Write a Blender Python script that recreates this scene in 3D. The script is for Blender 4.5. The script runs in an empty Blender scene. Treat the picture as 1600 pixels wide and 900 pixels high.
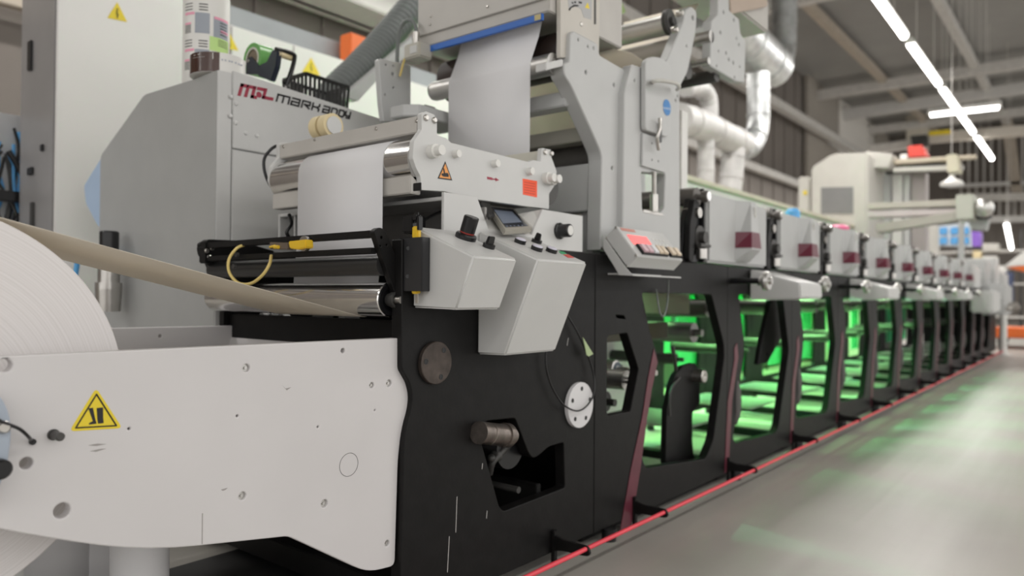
import bpy, bmesh, math, random
from mathutils import Vector, Matrix
random.seed(7)
S = bpy.context.scene
COL = S.collection
# ------------------------------------------------------------------ camera, world, lights, exposure
FPX = 1155.0
YAW, PITCH, ROLL = math.radians(38.8), math.radians(0.6), math.radians(0.45)
CAM = Vector((0, -1.6, 1.0))
FW = Vector((math.cos(YAW)*math.cos(PITCH), math.sin(YAW)*math.cos(PITCH), math.sin(PITCH)))
R0 = Vector((math.sin(YAW), -math.cos(YAW), 0))
U0 = R0.cross(FW)
RT = R0*math.cos(ROLL) + U0*math.sin(ROLL)
UP = U0*math.cos(ROLL) - R0*math.sin(ROLL)
cd = bpy.data.cameras.new('camera')
cam = bpy.data.objects.new('camera', cd); COL.objects.link(cam)
M3 = Matrix((RT, UP, -FW)).transposed()
cam.matrix_world = Matrix.Translation(CAM) @ M3.to_4x4()
cd.sensor_width = 36; cd.lens = 36*FPX/1600; cd.clip_start = .05; cd.clip_end = 200
cd.dof.use_dof = True; cd.dof.focus_distance = 1.95; cd.dof.aperture_fstop = 1.9
S.camera = cam
S.view_settings.view_transform = 'Standard'; S.view_settings.look = 'None'
S.view_settings.gamma = 1; S.view_settings.use_curve_mapping = False
S.view_settings.exposure = 0.38
W = bpy.data.worlds.new('hall_daylight'); S.world = W; W.use_nodes = True
W.node_tree.nodes['Background'].inputs[0].default_value = (1.0, .985, .965, 1)
W.node_tree.nodes['Background'].inputs[1].default_value = 1.0

def area(name, loc, target, sx, sy, power, col=(1, .97, .93)):
    l = bpy.data.lights.new(name, 'AREA'); l.shape = 'RECTANGLE'; l.size = sx; l.size_y = sy
    l.energy = power; l.color = col
    o = bpy.data.objects.new(name, l); COL.objects.link(o); o.location = loc
    d = Vector(target) - Vector(loc)
    o.rotation_euler = d.to_track_quat('-Z', 'Y').to_euler()
    return o
# fluorescent rows of the hall (the tubes themselves are built further down)
for yy, pw in ((-4.0, 450), (-9.0, 400)):
    o = area('row_light', (12, yy, 4.9), (12, yy, 0), .25, 48, pw); o.rotation_euler = (0, 0, math.radians(90))
o = area('row_light', (14, 1.0, 4.93), (14, 1, 0), .2, 22, 420); o.rotation_euler = (0, 0, math.radians(90))
o = area('row_light', (12, 4.4, 4.9), (12, 4.4, 0), .25, 46, 600); o.rotation_euler = (0, 0, math.radians(90))

# ------------------------------------------------------------------ pixel -> place helpers (on a real plane)
def ray(px, py): return FW + RT*((px-800)/FPX) + UP*((450-py)/FPX)
def P(px, py, X=None, Y=None, Z=None):
    d = ray(px, py)
    t = (X-CAM.x)/d.x if X is not None else (Y-CAM.y)/d.y if Y is not None else (Z-CAM.z)/d.z
    return CAM + d*t
def PN(px, py, p0, n):
    d = ray(px, py); n = Vector(n)
    return CAM + d*((Vector(p0)-CAM).dot(n)/d.dot(n))
def yz(pts, X): return [(P(a, b, X=X).y, P(a, b, X=X).z) for a, b in pts]
def xz(pts, Y): return [(P(a, b, Y=Y).x, P(a, b, Y=Y).z) for a, b in pts]

# ------------------------------------------------------------------ materials
def mat(name, col, rough=.5, metal=0.0, var=.04, scale=6, bump=0.0, bscale=80, spec=.5):
    m = bpy.data.materials.new(name); m.use_nodes = True
    nt = m.node_tree; b = nt.nodes['Principled BSDF']
    b.inputs['Roughness'].default_value = rough; b.inputs['Metallic'].default_value = metal
    b.inputs['Specular IOR Level'].default_value = spec
    tc = nt.nodes.new('ShaderNodeTexCoord')
    n = nt.nodes.new('ShaderNodeTexNoise'); n.inputs['Scale'].default_value = scale; n.inputs['Detail'].default_value = 5
    nt.links.new(tc.outputs['Object'], n.inputs['Vector'])
    r = nt.nodes.new('ShaderNodeValToRGB')
    r.color_ramp.elements[0].position = .3; r.color_ramp.elements[1].position = .7
    r.color_ramp.elements[0].color = tuple(c*(1-var) for c in col)+(1,)
    r.color_ramp.elements[1].color = tuple(min(1, c*(1+var)) for c in col)+(1,)
    nt.links.new(n.outputs['Fac'], r.inputs['Fac']); nt.links.new(r.outputs['Color'], b.inputs['Base Color'])
    if bump:
        n2 = nt.nodes.new('ShaderNodeTexNoise'); n2.inputs['Scale'].default_value = bscale
        nt.links.new(tc.outputs['Object'], n2.inputs['Vector'])
        bp = nt.nodes.new('ShaderNodeBump'); bp.inputs['Strength'].default_value = bump; bp.inputs['Distance'].default_value = .002
        nt.links.new(n2.outputs['Fac'], bp.inputs['Height']); nt.links.new(bp.outputs['Normal'], b.inputs['Normal'])
    return m
WHITE = mat('white_paint', (.63, .61, .61), .38, var=.03, scale=3, bump=.05)
GREY = mat('light_grey_paint', (.50, .505, .50), .38, var=.03, bump=.08)
LGREY = mat('pale_machine_grey', (.60, .60, .59), .4, var=.03, bump=.08)
BEIGE = mat('beige_grey_paint', (.50, .48, .45), .42, var=.05, bump=.1)
BLACK = mat('black_frame_paint', (.0062, .0058, .0058), .46, var=.3, scale=20, bump=.15, spec=.22)
BLK = mat('black_plastic', (.008, .008, .009), .3, var=.2)
DARK = mat('dark_grey_metal', (.06, .058, .055), .45, .3, var=.2)
STEEL = mat('brushed_steel', (.55, .53, .50), .28, 1.0, var=.12, scale=12)
CHROME = mat('polished_roller_steel', (.72, .71, .70), .14, 1.0, var=.06, scale=8)
SATIN = mat('satin_aluminium', (.62, .61, .59), .38, 1.0, var=.08)
ANIL = mat('dark_roller_surface', (.16, .15, .14), .45, .6, var=.2)
RUST = mat('browned_steel', (.075, .06, .052), .5, .5, var=.35, scale=25)
BROWN = mat('dark_brown_rubber', (.035, .022, .018), .5, var=.2)
PAPER = mat('white_paper', (.74, .735, .75), .75, var=.01)
PAPERB = mat('cream_paper', (.80, .75, .67), .8, var=.02)
def translucent(m, col, f):
    nt = m.node_tree; out = nt.nodes['Material Output']; b = nt.nodes['Principled BSDF']
    t = nt.nodes.new('ShaderNodeBsdfTranslucent'); t.inputs[0].default_value = col+(1,)
    x = nt.nodes.new('ShaderNodeMixShader'); x.inputs[0].default_value = f
    nt.links.new(b.outputs[0], x.inputs[1]); nt.links.new(t.outputs[0], x.inputs[2]); nt.links.new(x.outputs[0], out.inputs[0])
translucent(PAPERB, (.92, .86, .76), .45)   # thin paper lets some light through
WPLAS = mat('white_plastic', (.75, .74, .71), .35, var=.03)
MAROON = mat('maroon_paint', (.12, .012, .03), .35, var=.1)
MARO2 = mat('faded_maroon_strip', (.12, .025, .04), .35, var=.15, scale=15)
LOGOR = mat('crimson_logo_ink', (.33, .02, .05), .4)
INK = mat('black_ink', (.012, .011, .012), .5)
YEL = mat('warning_yellow', (.80, .62, .03), .45)
ORG = mat('warning_orange', (.85, .36, .10), .5)
REDO = mat('red_orange_label', (.90, .10, .03), .5)
YPL = mat('yellow_plastic', (.80, .52, .03), .35)
YCAB = mat('yellow_cable', (.75, .58, .20), .45)
REDC = mat('pink_red_cord', (.85, .07, .10), .4)
BLUE = mat('blue_strip_paint', (.02, .13, .50), .4)
BLUEP = mat('blue_plastic_film', (.42, .55, .74), .35)
BLUEG = mat('blue_grey_paint', (.36, .41, .48), .35)
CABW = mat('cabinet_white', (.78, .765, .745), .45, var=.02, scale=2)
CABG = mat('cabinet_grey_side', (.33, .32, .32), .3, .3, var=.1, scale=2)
GRN = mat('green_tape', (.16, .42, .12), .25)
NAVY = mat('dark_navy_plastic', (.012, .018, .035), .35)
CREAM = mat('cream_tape', (.72, .60, .36), .6)
TAPEB = mat('brown_tape', (.055, .02, .012), .18, var=.15)
HOSE = mat('grey_hose', (.17, .185, .18), .5, var=.1)
FOIL = mat('galvanised_duct', (.50, .51, .51), .42, .8, var=.2, scale=9, bump=.6, bscale=12)
WRAP = mat('white_wrapped_pipe', (.47, .46, .45), .5, .1, var=.15, scale=5, bump=.6, bscale=10)
WALLM = mat('wall_cladding', (.20, .178, .16), .8, var=.06, scale=.6)
WALLP = mat('pale_wall_panel', (.80, .77, .72), .8, var=.05, scale=.6)
CEIL = mat('ceiling_sheet', (.34, .335, .32), .8, var=.1, scale=.5)
BEAM = mat('roof_steel', (.62, .60, .57), .6, var=.08)
TAN = mat('tan_beam', (.46, .40, .33), .6, var=.08)
MACHC = mat('far_machine_cream', (.56, .54, .50), .5, var=.03)
RED = mat('red_enamel', (.70, .06, .04), .4)
ORANGE = mat('orange_enamel', (.75, .16, .03), .5)
PINK = mat('pink_plastic', (.80, .16, .32), .4)
SKYB = mat('sky_blue_plastic', (.12, .42, .80), .4)
LIME = mat('lime_label', (.55, .78, .28), .5)
PINKL = mat('pink_label', (.85, .35, .48), .5)
GREYL = mat('grey_label_print', (.34, .37, .42), .5)
GTAPE = mat('pale_green_tape', (.40, .50, .27), .55)
VIOLET = mat('violet_plastic', (.25, .12, .55), .5)

def emis(name, col, s):
    m = bpy.data.materials.new(name); m.use_nodes = True
    b = m.node_tree.nodes['Principled BSDF']; b.inputs['Base Color'].default_value = col+(1,)
    b.inputs['Emission Color'].default_value = col+(1,); b.inputs['Emission Strength'].default_value = s
    return m
TUBEL = emis('lamp_tube', (1, .98, .94), 6)
LEDR = emis('red_led_display', (.9, .12, .12), .75)
GLED = emis('added_green_lamp_face', (.35, 1, .4), 4)
SCRN = emis('screen_glass', (.12, .14, .18), .25)

def glass(name, col, alpha):
    m = bpy.data.materials.new(name); m.use_nodes = True; nt = m.node_tree
    b = nt.nodes['Principled BSDF']; b.inputs['Base Color'].default_value = col+(1,); b.inputs['Roughness'].default_value = .15
    t = nt.nodes.new('ShaderNodeBsdfTransparent'); t.inputs[0].default_value = col+(1,)
    x = nt.nodes.new('ShaderNodeMixShader'); x.inputs[0].default_value = alpha
    nt.links.new(t.outputs[0], x.inputs[1]); nt.links.new(b.outputs[0], x.inputs[2])
    nt.links.new(x.outputs[0], nt.nodes['Material Output'].inputs[0])
    return m
GGREEN = glass('green_tinted_guard', (.25, .85, .50), .35)
CLEARP = glass('clear_plastic_wrap', (.80, .84, .86), .5)

# roll side: fine winding rings around the roll axis
def roll_mat(cx, cz):
    m = mat('wound_paper_side', (.66, .64, .63), .85); nt = m.node_tree; b = nt.nodes['Principled BSDF']
    tc = nt.nodes.new('ShaderNodeTexCoord'); mp = nt.nodes.new('ShaderNodeMapping')
    mp.inputs['Location'].default_value = (-cx, 0, -cz); mp.inputs['Scale'].default_value = (1, 0, 1)
    ln = nt.nodes.new('ShaderNodeVectorMath'); ln.operation = 'LENGTH'
    n = nt.nodes.new('ShaderNodeTexNoise'); n.noise_dimensions = '1D'; n.inputs['Scale'].default_value = 230; n.inputs['Detail'].default_value = 3
    r = nt.nodes.new('ShaderNodeValToRGB')
    r.color_ramp.elements[0].position = .35; r.color_ramp.elements[0].color = (.70, .67, .66, 1)
    r.color_ramp.elements[1].position = .6; r.color_ramp.elements[1].color = (.76, .73, .725, 1)
    nt.links.new(tc.outputs['Object'], mp.inputs['Vector']); nt.links.new(mp.outputs[0], ln.inputs[0])
    nt.links.new(ln.outputs['Value'], n.inputs['W']); nt.links.new(n.outputs['Fac'], r.inputs['Fac'])
    nt.links.new(r.outputs['Color'], b.inputs['Base Color'])
    return m
# ------------------------------------------------------------------ mesh builder
def rnd(pts, r, n=5):
    out = []; N = len(pts)
    for i in range(N):
        p = Vector(pts[i]); rr = r[i] if isinstance(r, (list, tuple)) else r
        a = Vector(pts[i-1]) - p; b = Vector(pts[(i+1) % N]) - p
        if rr <= 0 or a.length < 1e-6 or b.length < 1e-6: out.append(tuple(p)); continue
        k = min(rr, a.length*.48, b.length*.48); a.normalize(); b.normalize()
        s, e = p+a*k, p+b*k
        for j in range(n+1):
            t = j/n; out.append(tuple(s*(1-t)**2 + p*2*t*(1-t) + e*t*t))
    return out
def circ(cx, cy, r, n=20, ph=0): return [(cx+r*math.cos(2*math.pi*i/n+ph), cy+r*math.sin(2*math.pi*i/n+ph)) for i in range(n)]

class MB:
    wn = False
    def __init__(s): s.v = []; s.f = []; s.s = []
    def add(s, vs, fs, sm=False):
        o = len(s.v); s.v += [tuple(v) for v in vs]
        for i, f in enumerate(fs):
            s.f.append([k+o for k in f]); s.s.append(sm[i] if isinstance(sm, list) else sm)
        return s
    def _bm(s, bm, bev=0, seg=2):
        if bev:
            bmesh.ops.recalc_face_normals(bm, faces=bm.faces[:])
            es = [e for e in bm.edges if len(e.link_faces) == 2 and e.calc_face_angle() > .3]
            bmesh.ops.bevel(bm, geom=es, offset=bev, segments=seg, affect='EDGES', clamp_overlap=True)
        bm.verts.ensure_lookup_table(); bm.verts.index_update()
        s.add([v.co.copy() for v in bm.verts], [[v.index for v in f.verts] for f in bm.faces], bool(bev))
        if bev: s.wn = True
        bm.free(); return s
    def box(s, x0, y0, z0, x1, y1, z1, bev=0, mtx=None):
        bm = bmesh.new()
        vs = [bm.verts.new((x, y, z)) for x in (x0, x1) for y in (y0, y1) for z in (z0, z1)]
        for f in ((0,1,3,2),(4,6,7,5),(0,4,5,1),(2,3,7,6),(0,2,6,4),(1,5,7,3)): bm.faces.new([vs[i] for i in f])
        if mtx: bmesh.ops.transform(bm, matrix=mtx, verts=bm.verts[:])
        return s._bm(bm, bev)
    def prism(s, pts, vec, bev=0, seg=2):
        bm = bmesh.new(); vec = Vector(vec); n = len(pts)
        a = [bm.verts.new(p) for p in pts]; b = [bm.verts.new(Vector(p)+vec) for p in pts]
        bm.faces.new(a[::-1]); bm.faces.new(b)
        for i in range(n): bm.faces.new((a[i], a[(i+1) % n], b[(i+1) % n], b[i]))
        bmesh.ops.recalc_face_normals(bm, faces=bm.faces[:])
        return s._bm(bm, bev, seg)
    def hexa(s, p, bev=0):   # 8 points: bottom ring then top ring
        bm = bmesh.new(); v = [bm.verts.new(q) for q in p]
        for f in ((3,2,1,0),(4,5,6,7),(0,1,5,4),(1,2,6,5),(2,3,7,6),(3,0,4,7)): bm.faces.new([v[i] for i in f])
        bmesh.ops.recalc_face_normals(bm, faces=bm.faces[:])
        return s._bm(bm, bev)
    def cyl(s, a, b, r, r2=None, n=28, caps=True):
        a, b = Vector(a), Vector(b); r2 = r if r2 is None else r2; d = (b-a).normalized()
        u = d.orthogonal().normalized(); w = d.cross(u)
        ra = [a+(u*math.cos(2*math.pi*i/n)+w*math.sin(2*math.pi*i/n))*r for i in range(n)]
        rb = [b+(u*math.cos(2*math.pi*i/n)+w*math.sin(2*math.pi*i/n))*r2 for i in range(n)]
        s.add(ra+rb, [[i, (i+1) % n, n+(i+1) % n, n+i] for i in range(n)], True)
        if caps: s.add(ra, [list(range(n))[::-1]]); s.add(rb, [list(range(n))])
        return s
    def lathe(s, a, b, prof, n=28):      # prof: (t along a->b in metres, r)
        a, b = Vector(a), Vector(b); d = (b-a).normalized(); u = d.orthogonal().normalized(); w = d.cross(u)
        for (t0, r0), (t1, r1) in zip(prof, prof[1:]):
            ra = [a+d*t0+(u*math.cos(2*math.pi*i/n)+w*math.sin(2*math.pi*i/n))*r0 for i in range(n)]
            rb = [a+d*t1+(u*math.cos(2*math.pi*i/n)+w*math.sin(2*math.pi*i/n))*r1 for i in range(n)]
            s.add(ra+rb, [[i, (i+1) % n, n+(i+1) % n, n+i] for i in range(n)], True)
        return s
    def tube(s, path, r, n=10, smooth=4, caps=True):
        p = [Vector(q) for q in path]
        if smooth and len(p) > 2:
            q = []; e = [p[0]*2-p[1]]+p+[p[-1]*2-p[-2]]
            for i in range(1, len(e)-2):
                for j in range(smooth):
                    t = j/smooth; q.append(.5*((2*e[i])+(e[i+1]-e[i-1])*t+(2*e[i-1]-5*e[i]+4*e[i+1]-e[i+2])*t*t+(3*e[i]-e[i-1]-3*e[i+1]+e[i+2])*t**3))
            q.append(p[-1]); p = q
        rr = r if callable(r) else (lambda t: r)
        u = None; vs = []
        for i, c in enumerate(p):
            d = (p[min(i+1, len(p)-1)]-p[max(i-1, 0)]).normalized()
            u = d.orthogonal().normalized() if u is None else (u-d*u.dot(d)).normalized()
            w = d.cross(u); R = rr(i/(len(p)-1))
            vs += [c+(u*math.cos(2*math.pi*k/n)+w*math.sin(2*math.pi*k/n))*R for k in range(n)]
        L = len(p)
        s.add(vs, [[i*n+k, i*n+(k+1) % n, (i+1)*n+(k+1) % n, (i+1)*n+k] for i in range(L-1) for k in range(n)], True)
        if caps: s.add(vs[:n], [list(range(n))[::-1]]); s.add(vs[-n:], [list(range(n))])
        return s
    def ball(s, c, r, n=14, sc=(1, 1, 1)):
        vs = []; fs = []; m = n//2+2
        for i in range(m+1):
            th = math.pi*i/m
            for j in range(n):
                ph = 2*math.pi*j/n; vs.append((c[0]+r*sc[0]*math.sin(th)*math.cos(ph), c[1]+r*sc[1]*math.sin(th)*math.sin(ph), c[2]+r*sc[2]*math.cos(th)))
        for i in range(m):
            for j in range(n): fs.append([i*n+j, (i+1)*n+j, (i+1)*n+(j+1) % n, i*n+(j+1) % n])
        return s.add(vs, fs, True)
    def slab(s, axis, at, th, outline, holes=(), bev=.002):
        """plate with holes: outline in (x,z) for axis Y, (y,z) for X, (x,y) for Z; from at to at+th"""
        cu = bpy.data.curves.new('tmp', 'CURVE'); cu.dimensions = '2D'; cu.fill_mode = 'BOTH'
        b = min(bev, th*.4); cu.extrude = th/2-b; cu.bevel_depth = b; cu.offset = -b; cu.bevel_resolution = 1
        for ring in [outline]+list(holes):
            sp = cu.splines.new('POLY'); sp.points.add(len(ring)-1)
            for q, (x, y) in zip(sp.points, ring): q.co = (x, y, 0, 1)
            sp.use_cyclic_u = True
        o = bpy.data.objects.new('tmp', cu); COL.objects.link(o)
        dg = bpy.context.evaluated_depsgraph_get(); me = bpy.data.meshes.new_from_object(o.evaluated_get(dg))
        c = at+th/2
        if axis == 'Y': T = lambda v: (v.x, c-v.z, v.y)
        elif axis == 'X': T = lambda v: (c+v.z, v.x, v.y)
        else: T = lambda v: (v.x, v.y, c+v.z)
        s.add([T(v.co) for v in me.vertices], [list(f.vertices) for f in me.polygons])
        bpy.data.objects.remove(o); bpy.data.curves.remove(cu); bpy.data.meshes.remove(me)
        return s
    def flat(s, pts):  # thin sticker polygon with thickness given by caller through prism
        return s.add(pts, [list(range(len(pts)))])
    def build(s, name, m, parent=None):
        me = bpy.data.meshes.new(name); me.from_pydata(s.v, [], s.f); me.update()
        me.polygons.foreach_set('use_smooth', s.s); me.materials.append(m)
        if s.wn: me.set_sharp_from_angle(angle=math.radians(50))
        o = bpy.data.objects.new(name, me); COL.objects.link(o)
        if s.wn:
            w = o.modifiers.new('normals', 'WEIGHTED_NORMAL'); w.keep_sharp = True
        if parent:
            o.parent = parent
            q = parent; loc = Vector((0, 0, 0))
            while q: loc += q.location; q = q.parent
            # mesh is in world coordinates: shift into the parent's frame
            me.transform(Matrix.Translation(-loc))
        return o
def origin(o):
    """move a parentless mesh's origin to the base of its bounding box"""
    me = o.data; co = [v.co for v in me.vertices]
    c = Vector(((min(v.x for v in co)+max(v.x for v in co))/2, (min(v.y for v in co)+max(v.y for v in co))/2, min(v.z for v in co)))
    me.transform(Matrix.Translation(-c)); o.location = c
    return o
def tag(o, label, cat, group=None, kind=None):
    o['label'] = label; o['category'] = cat
    if group: o['group'] = group
    if kind: o['kind'] = kind
    if o.type == 'MESH' and o.parent is None: origin(o)
    return o
def thing(name, loc, label, cat, group=None):
    o = bpy.data.objects.new(name, None); COL.objects.link(o); o.location = loc
    o.empty_display_size = .1
    return tag(o, label, cat, group)
def struct(o): o['kind'] = 'structure'; return o
def bolt(mb, p, r=.008, h=.006, ax='Y', n=12):
    d = {'Y': Vector((0, -1, 0)), 'X': Vector((-1, 0, 0)), 'Z': Vector((0, 0, 1))}[ax]; p = Vector(p)
    mb.cyl(p, p+d*h*.6, r, n=n); mb.cyl(p+d*h*.6, p+d*h, r, r*.7, n=n)
def sticker(pts, Y, m, parent, name='label_sticker', th=.0008, r=0):
    q = xz(pts, Y); q = rnd(q, r) if r else q
    return MB().prism([(x, Y, z) for x, z in q], (0, -th, 0)).build(name, m, parent)
def strokes(mb, lines, o, U, V, w, n, th=.0008):
    """flat ink strokes: polylines in (u,v), laid on plane o + uU + vV, raised along n"""
    o, U, V, n = Vector(o), Vector(U), Vector(V), Vector(n)
    for ln in lines:
        for a, b in zip(ln, ln[1:]):
            a, b = Vector(a), Vector(b); d = (b-a)
            if d.length < 1e-9: continue
            d.normalize(); p = Vector((-d.y, d.x))*w/2; a2, b2 = a-d*w/2, b+d*w/2
            mb.prism([o+U*q.x+V*q.y for q in (a2+p, a2-p, b2-p, b2+p)], n*th)
def children_copy(root, loc, label, group=None):
    c = root.copy(); COL.objects.link(c); c.location = loc; c['label'] = label
    def rec(src, dst):
        for ch in list(src.children):
            k = ch.copy(); COL.objects.link(k); k.parent = dst; rec(ch, k)
    rec(root, c)
    return c
# ================================================================== SETTING
def floor_mat():
    m = mat('polished_concrete', (.43, .41, .375), .33, var=.12, scale=.9, spec=.45)
    nt = m.node_tree; b = nt.nodes['Principled BSDF']
    tc = nt.nodes.new('ShaderNodeTexCoord'); mp = nt.nodes.new('ShaderNodeMapping'); mp.inputs['Scale'].default_value = (.5, 9, 1)
    n = nt.nodes.new('ShaderNodeTexNoise'); n.inputs['Scale'].default_value = 1.2; n.inputs['Detail'].default_value = 4
    nt.links.new(tc.outputs['Object'], mp.inputs['Vector']); nt.links.new(mp.outputs[0], n.inputs['Vector'])
    r = nt.nodes.new('ShaderNodeMapRange'); r.inputs['To Min'].default_value = .22; r.inputs['To Max'].default_value = .5
    nt.links.new(n.outputs['Fac'], r.inputs['Value']); nt.links.new(r.outputs[0], b.inputs['Roughness'])
    return m
struct(MB().box(-16, -14, -.1, 40, 6.7, 0).build('floor', floor_mat()))
mb = MB(); mb.box(-16, 6.5, 0, 40, 6.7, 9)
for i in range(46): mb.box(-6+i*1.0, 6.46, 0, -5.93+i*1.0, 6.5, 9)
struct(mb.build('wall_back', WALLM))
mb = MB(); mb.box(38, -14, 0, 38.2, 6.5, 9)
for i in range(51): mb.box(37.95, -14+i*.4, 0, 38, -13.93+i*.4, 9)
struct(mb.build('wall_end', WALLM))
for i, (a, b, m_) in enumerate(((1262, 1310, mat('mid_wall_panel', (.36, .33, .29), .8)), (1312, 1366, WALLP), (1369, 1402, mat('sand_wall_panel', (.50, .46, .40), .8)))):
    struct(MB().box(P(a, 300, Y=6.3).x, 6.3, 0, min(37.8, P(b, 300, Y=6.3).x), 6.45, 9, .02).build('trim_%d' % (i+1), m_))
struct(MB().box(-16, -14, 8.6, 40, 6.7, 8.8).build('ceiling', CEIL))
# roof steel: purlins along the hall, trusses across
k = 4
for y, z, s_, m in ((6.0, 6.6, .25, BEAM), (4.2, 8.2, .22, TAN), (1.6, 8.2, .22, BEAM), (-1, 8.2, .22, TAN), (-5, 8.2, .22, TAN), (6.2, 4.6, .2, BEAM), (6.2, 3.6, .12, TAN)):
    struct(MB().box(-15.9, y-s_/2, z, 37.9, y+s_/2, z+s_, .01).build('trim_%d' % k, m)); k += 1
for x in (2, 10, 18, 27, 34):
    struct(MB().box(x-.15, -14, 8.0, x+.15, 6.4, 8.3, .01).build('trim_%d' % k, BEAM)); k += 1
def xbeam(pts, X, m, th=.3):
    global k
    q = [(X, P(a_, b_, X=X).y, P(a_, b_, X=X).z) for a_, b_ in pts]
    struct(MB().prism(q, (th, 0, 0), .01).build('trim_%d' % k, m)); k += 1
PALEB = mat('pale_grey_beam', (.66, .65, .63), .6); CRB = mat('sand_beam', (.60, .56, .48), .6)
xbeam([(1195, 188), (1650, 120), (1650, 137), (1195, 204)], 30, PALEB)
xbeam([(1200, 32), (1372, -3), (1372, 8), (1200, 44)], 26, CRB)
xbeam([(1440, 82), (1650, 42), (1650, 52), (1440, 93)], 33, CRB)
xbeam([(1440, 22), (1650, -12), (1650, -2), (1440, 32)], 30, BEAM)
xbeam([(1500, 303), (1650, 300), (1650, 312), (1500, 314)], 35, BEAM)
xbeam([(1480, 288), (1650, 280), (1650, 286), (1480, 293)], 36.5, PALEB)
xbeam([(1500, 338), (1650, 336), (1650, 346), (1500, 348)], 35.5, PALEB)
xbeam([(1416, -30), (1450, -30), (1450, 236), (1416, 236)], 34, CRB)
xbeam([(1512, -30), (1530, -30), (1545, 90), (1580, 170), (1597, 300), (1580, 300), (1562, 180), (1528, 100)], 36.5, TAN)
xbeam([(1250, 18), (1256, 14), (1338, 96), (1334, 101)], 28, BEAM, .1)
xbeam([(1250, 196), (1257, 192), (1330, 240), (1322, 242)], 28, BEAM, .1)
xbeam([(1205, 222), (1214, 220), (1214, 330), (1205, 330)], 29, TAN, .1)
# grid of vertical slats of the end wall
for i in range(9):
    xbeam([(1500+i*12, 200), (1503+i*12, 200), (1503+i*12, 345), (1500+i*12, 345)], 37, BEAM, .05)

# ceiling lights: one row over the press, a crossing one further back
def tube_light(name, a, b, label, group=None):
    a, b = Vector(a), Vector(b); d = (b-a).normalized(); s = d.cross(Vector((0, 0, 1)))
    t = thing(name, (a+b)/2, label, 'ceiling light', group)
    w = s*.07; h = Vector((0, 0, .09))
    MB().hexa([a-w, b-w, b+w, a+w, a-w*.5+h, b-w*.5+h, b+w*.5+h, a+w*.5+h]).build('housing', WPLAS, t)
    MB().cyl(a+d*.05-Vector((0, 0, .02)), b-d*.05-Vector((0, 0, .02)), .055, n=12).build('tube', TUBEL, t)
    for q in (.2, .8):
        c = a.lerp(b, q)+h; MB().cyl(c, (c.x, c.y, 8.6), .006, n=6).build('suspension_wire', BEAM, t)
    return t
rowX = [(8.6, 12.45), (12.85, 15.6), (15.95, 18.9), (19.1, 20.6), (21.2, 24.8)]
rowT = ['first and nearest', 'second from the near end', 'middle one', 'fourth and short', 'last and farthest']
for (a, b), s in zip(rowX, rowT):
    tube_light('ceiling_light', (a, .78+.011*(a-12), 5), (b, .78+.011*(b-12), 5), 'white fluorescent ceiling tube in the row over the press, '+s, 'ceiling light row over the press')
tube_light('ceiling_light', P(1450, 178, X=18), P(1565, 165, X=18), 'white fluorescent ceiling tube hung crosswise to the long row')
tube_light('ceiling_light', (25, .6, 3.15), (30, .9, 2.75), 'short slanting white light tube low above the far press end')

# ================================================================== UNWIND STAND (white arms, left)
u = thing('unwind_stand', (.9, .5, 0), 'white unwind stand with long drilled side arms holding the big paper roll', 'unwind stand')
YP = .02
out = rnd(xz([(-160, 564), (628, 528), (628, 576), (637, 602), (639, 618), (636, 645), (627, 675), (622, 720), (617, 884), (575, 895), (462, 843), (450, 838), (215, 863), (0, 828), (-160, 790)], YP),
          [.02, .004, .02, .02, .02, .03, .03, .03, .02, .05, .03, .02, .15, .1, .02])
hol = []
for x, y, r in ((8, 571, .0125), (385, 575, .0095), (536, 548, .0065), (581, 602, .008), (608, 599, .010), (41, 724, .0115), (97, 798, .0155), (379, 775, .0095), (507, 787, .0105), (605, 849, .0085),
                (371, 650, .003), (497, 667, .003), (586, 641, .0025), (202, 670, .003)):
    p = P(x, y, Y=YP); hol.append(circ(p.x, p.z, r, 18))
armn = MB().slab('Y', YP, .03, out, hol, .003).build('side_arm', WHITE, u)
# the same arm on the far side
out2 = rnd([(.33, .885), (1.68, .874), (1.77, .85), (1.80, .78), (1.80, .3), (1.5, .3), (1.2, .42), (.8, .45), (.33, .5)], [.02, .06, .05, .05, .05, .05, .1, .1, .02])
MB().slab('Y', 1.05, .03, out2, [circ(1.28, .845, .006), circ(.7, .8, .006)], .003).build('side_arm', WHITE, u)
MB().cyl((1.60, .05, .80), (1.60, 1.05, .80), .05).build('cross_tube', WHITE, u)
MB().box(1.25, .05, .45, 1.33, 1.05, .52, .006).build('base_rail', LGREY, u); MB().box(.62, .55, .0, .70, 1.05, .5, .006).build('leg', LGREY, u)
# plugged holes, scribed circles, peg, sensor lead
for x, y, r in ((608, 599, .0085), (385, 575, .0085), (379, 775, .0085), (507, 787, .009), (605, 849, .0075), (581, 602, .007)):
    mb = MB(); p = P(x, y, Y=YP); mb.cyl((p.x, YP+.008, p.z), (p.x, YP+.028, p.z), r*1.25, n=18)
    mb.cyl((p.x, YP+.003, p.z), (p.x, YP+.008, p.z), r*.45, n=12); mb.build('screw_plug', SATIN, u)
mb = MB(); p = P(545, 726, Y=YP); R = .0315
ring = [(p.x+R*math.cos(a*math.pi/24), YP-.0004, p.z+R*math.sin(a*math.pi/24)) for a in range(49)]
mb.tube(ring, .0006, 5, 0); p = P(625, 800, Y=YP)
mb.build('scribed_circle', DARK, u)
p = P(83, 679, Y=YP); MB().lathe(p, p+Vector((0, -.05, 0)), [(0, .011), (.004, .011), (.004, .0085), (.036, .0085), (.038, .006), (.038, 0)], 16).build('peg', DARK, u)
mb = MB(); p = P(50, 690, Y=YP); mb.cyl(p, p+Vector((0, -.006, 0)), .006, n=12); mb.tube([P(-25, 645, Y=-.03), P(5, 660, Y=-.035), P(30, 670, Y=-.03), P(44, 682, Y=-.015), p], .0032, 8)
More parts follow.
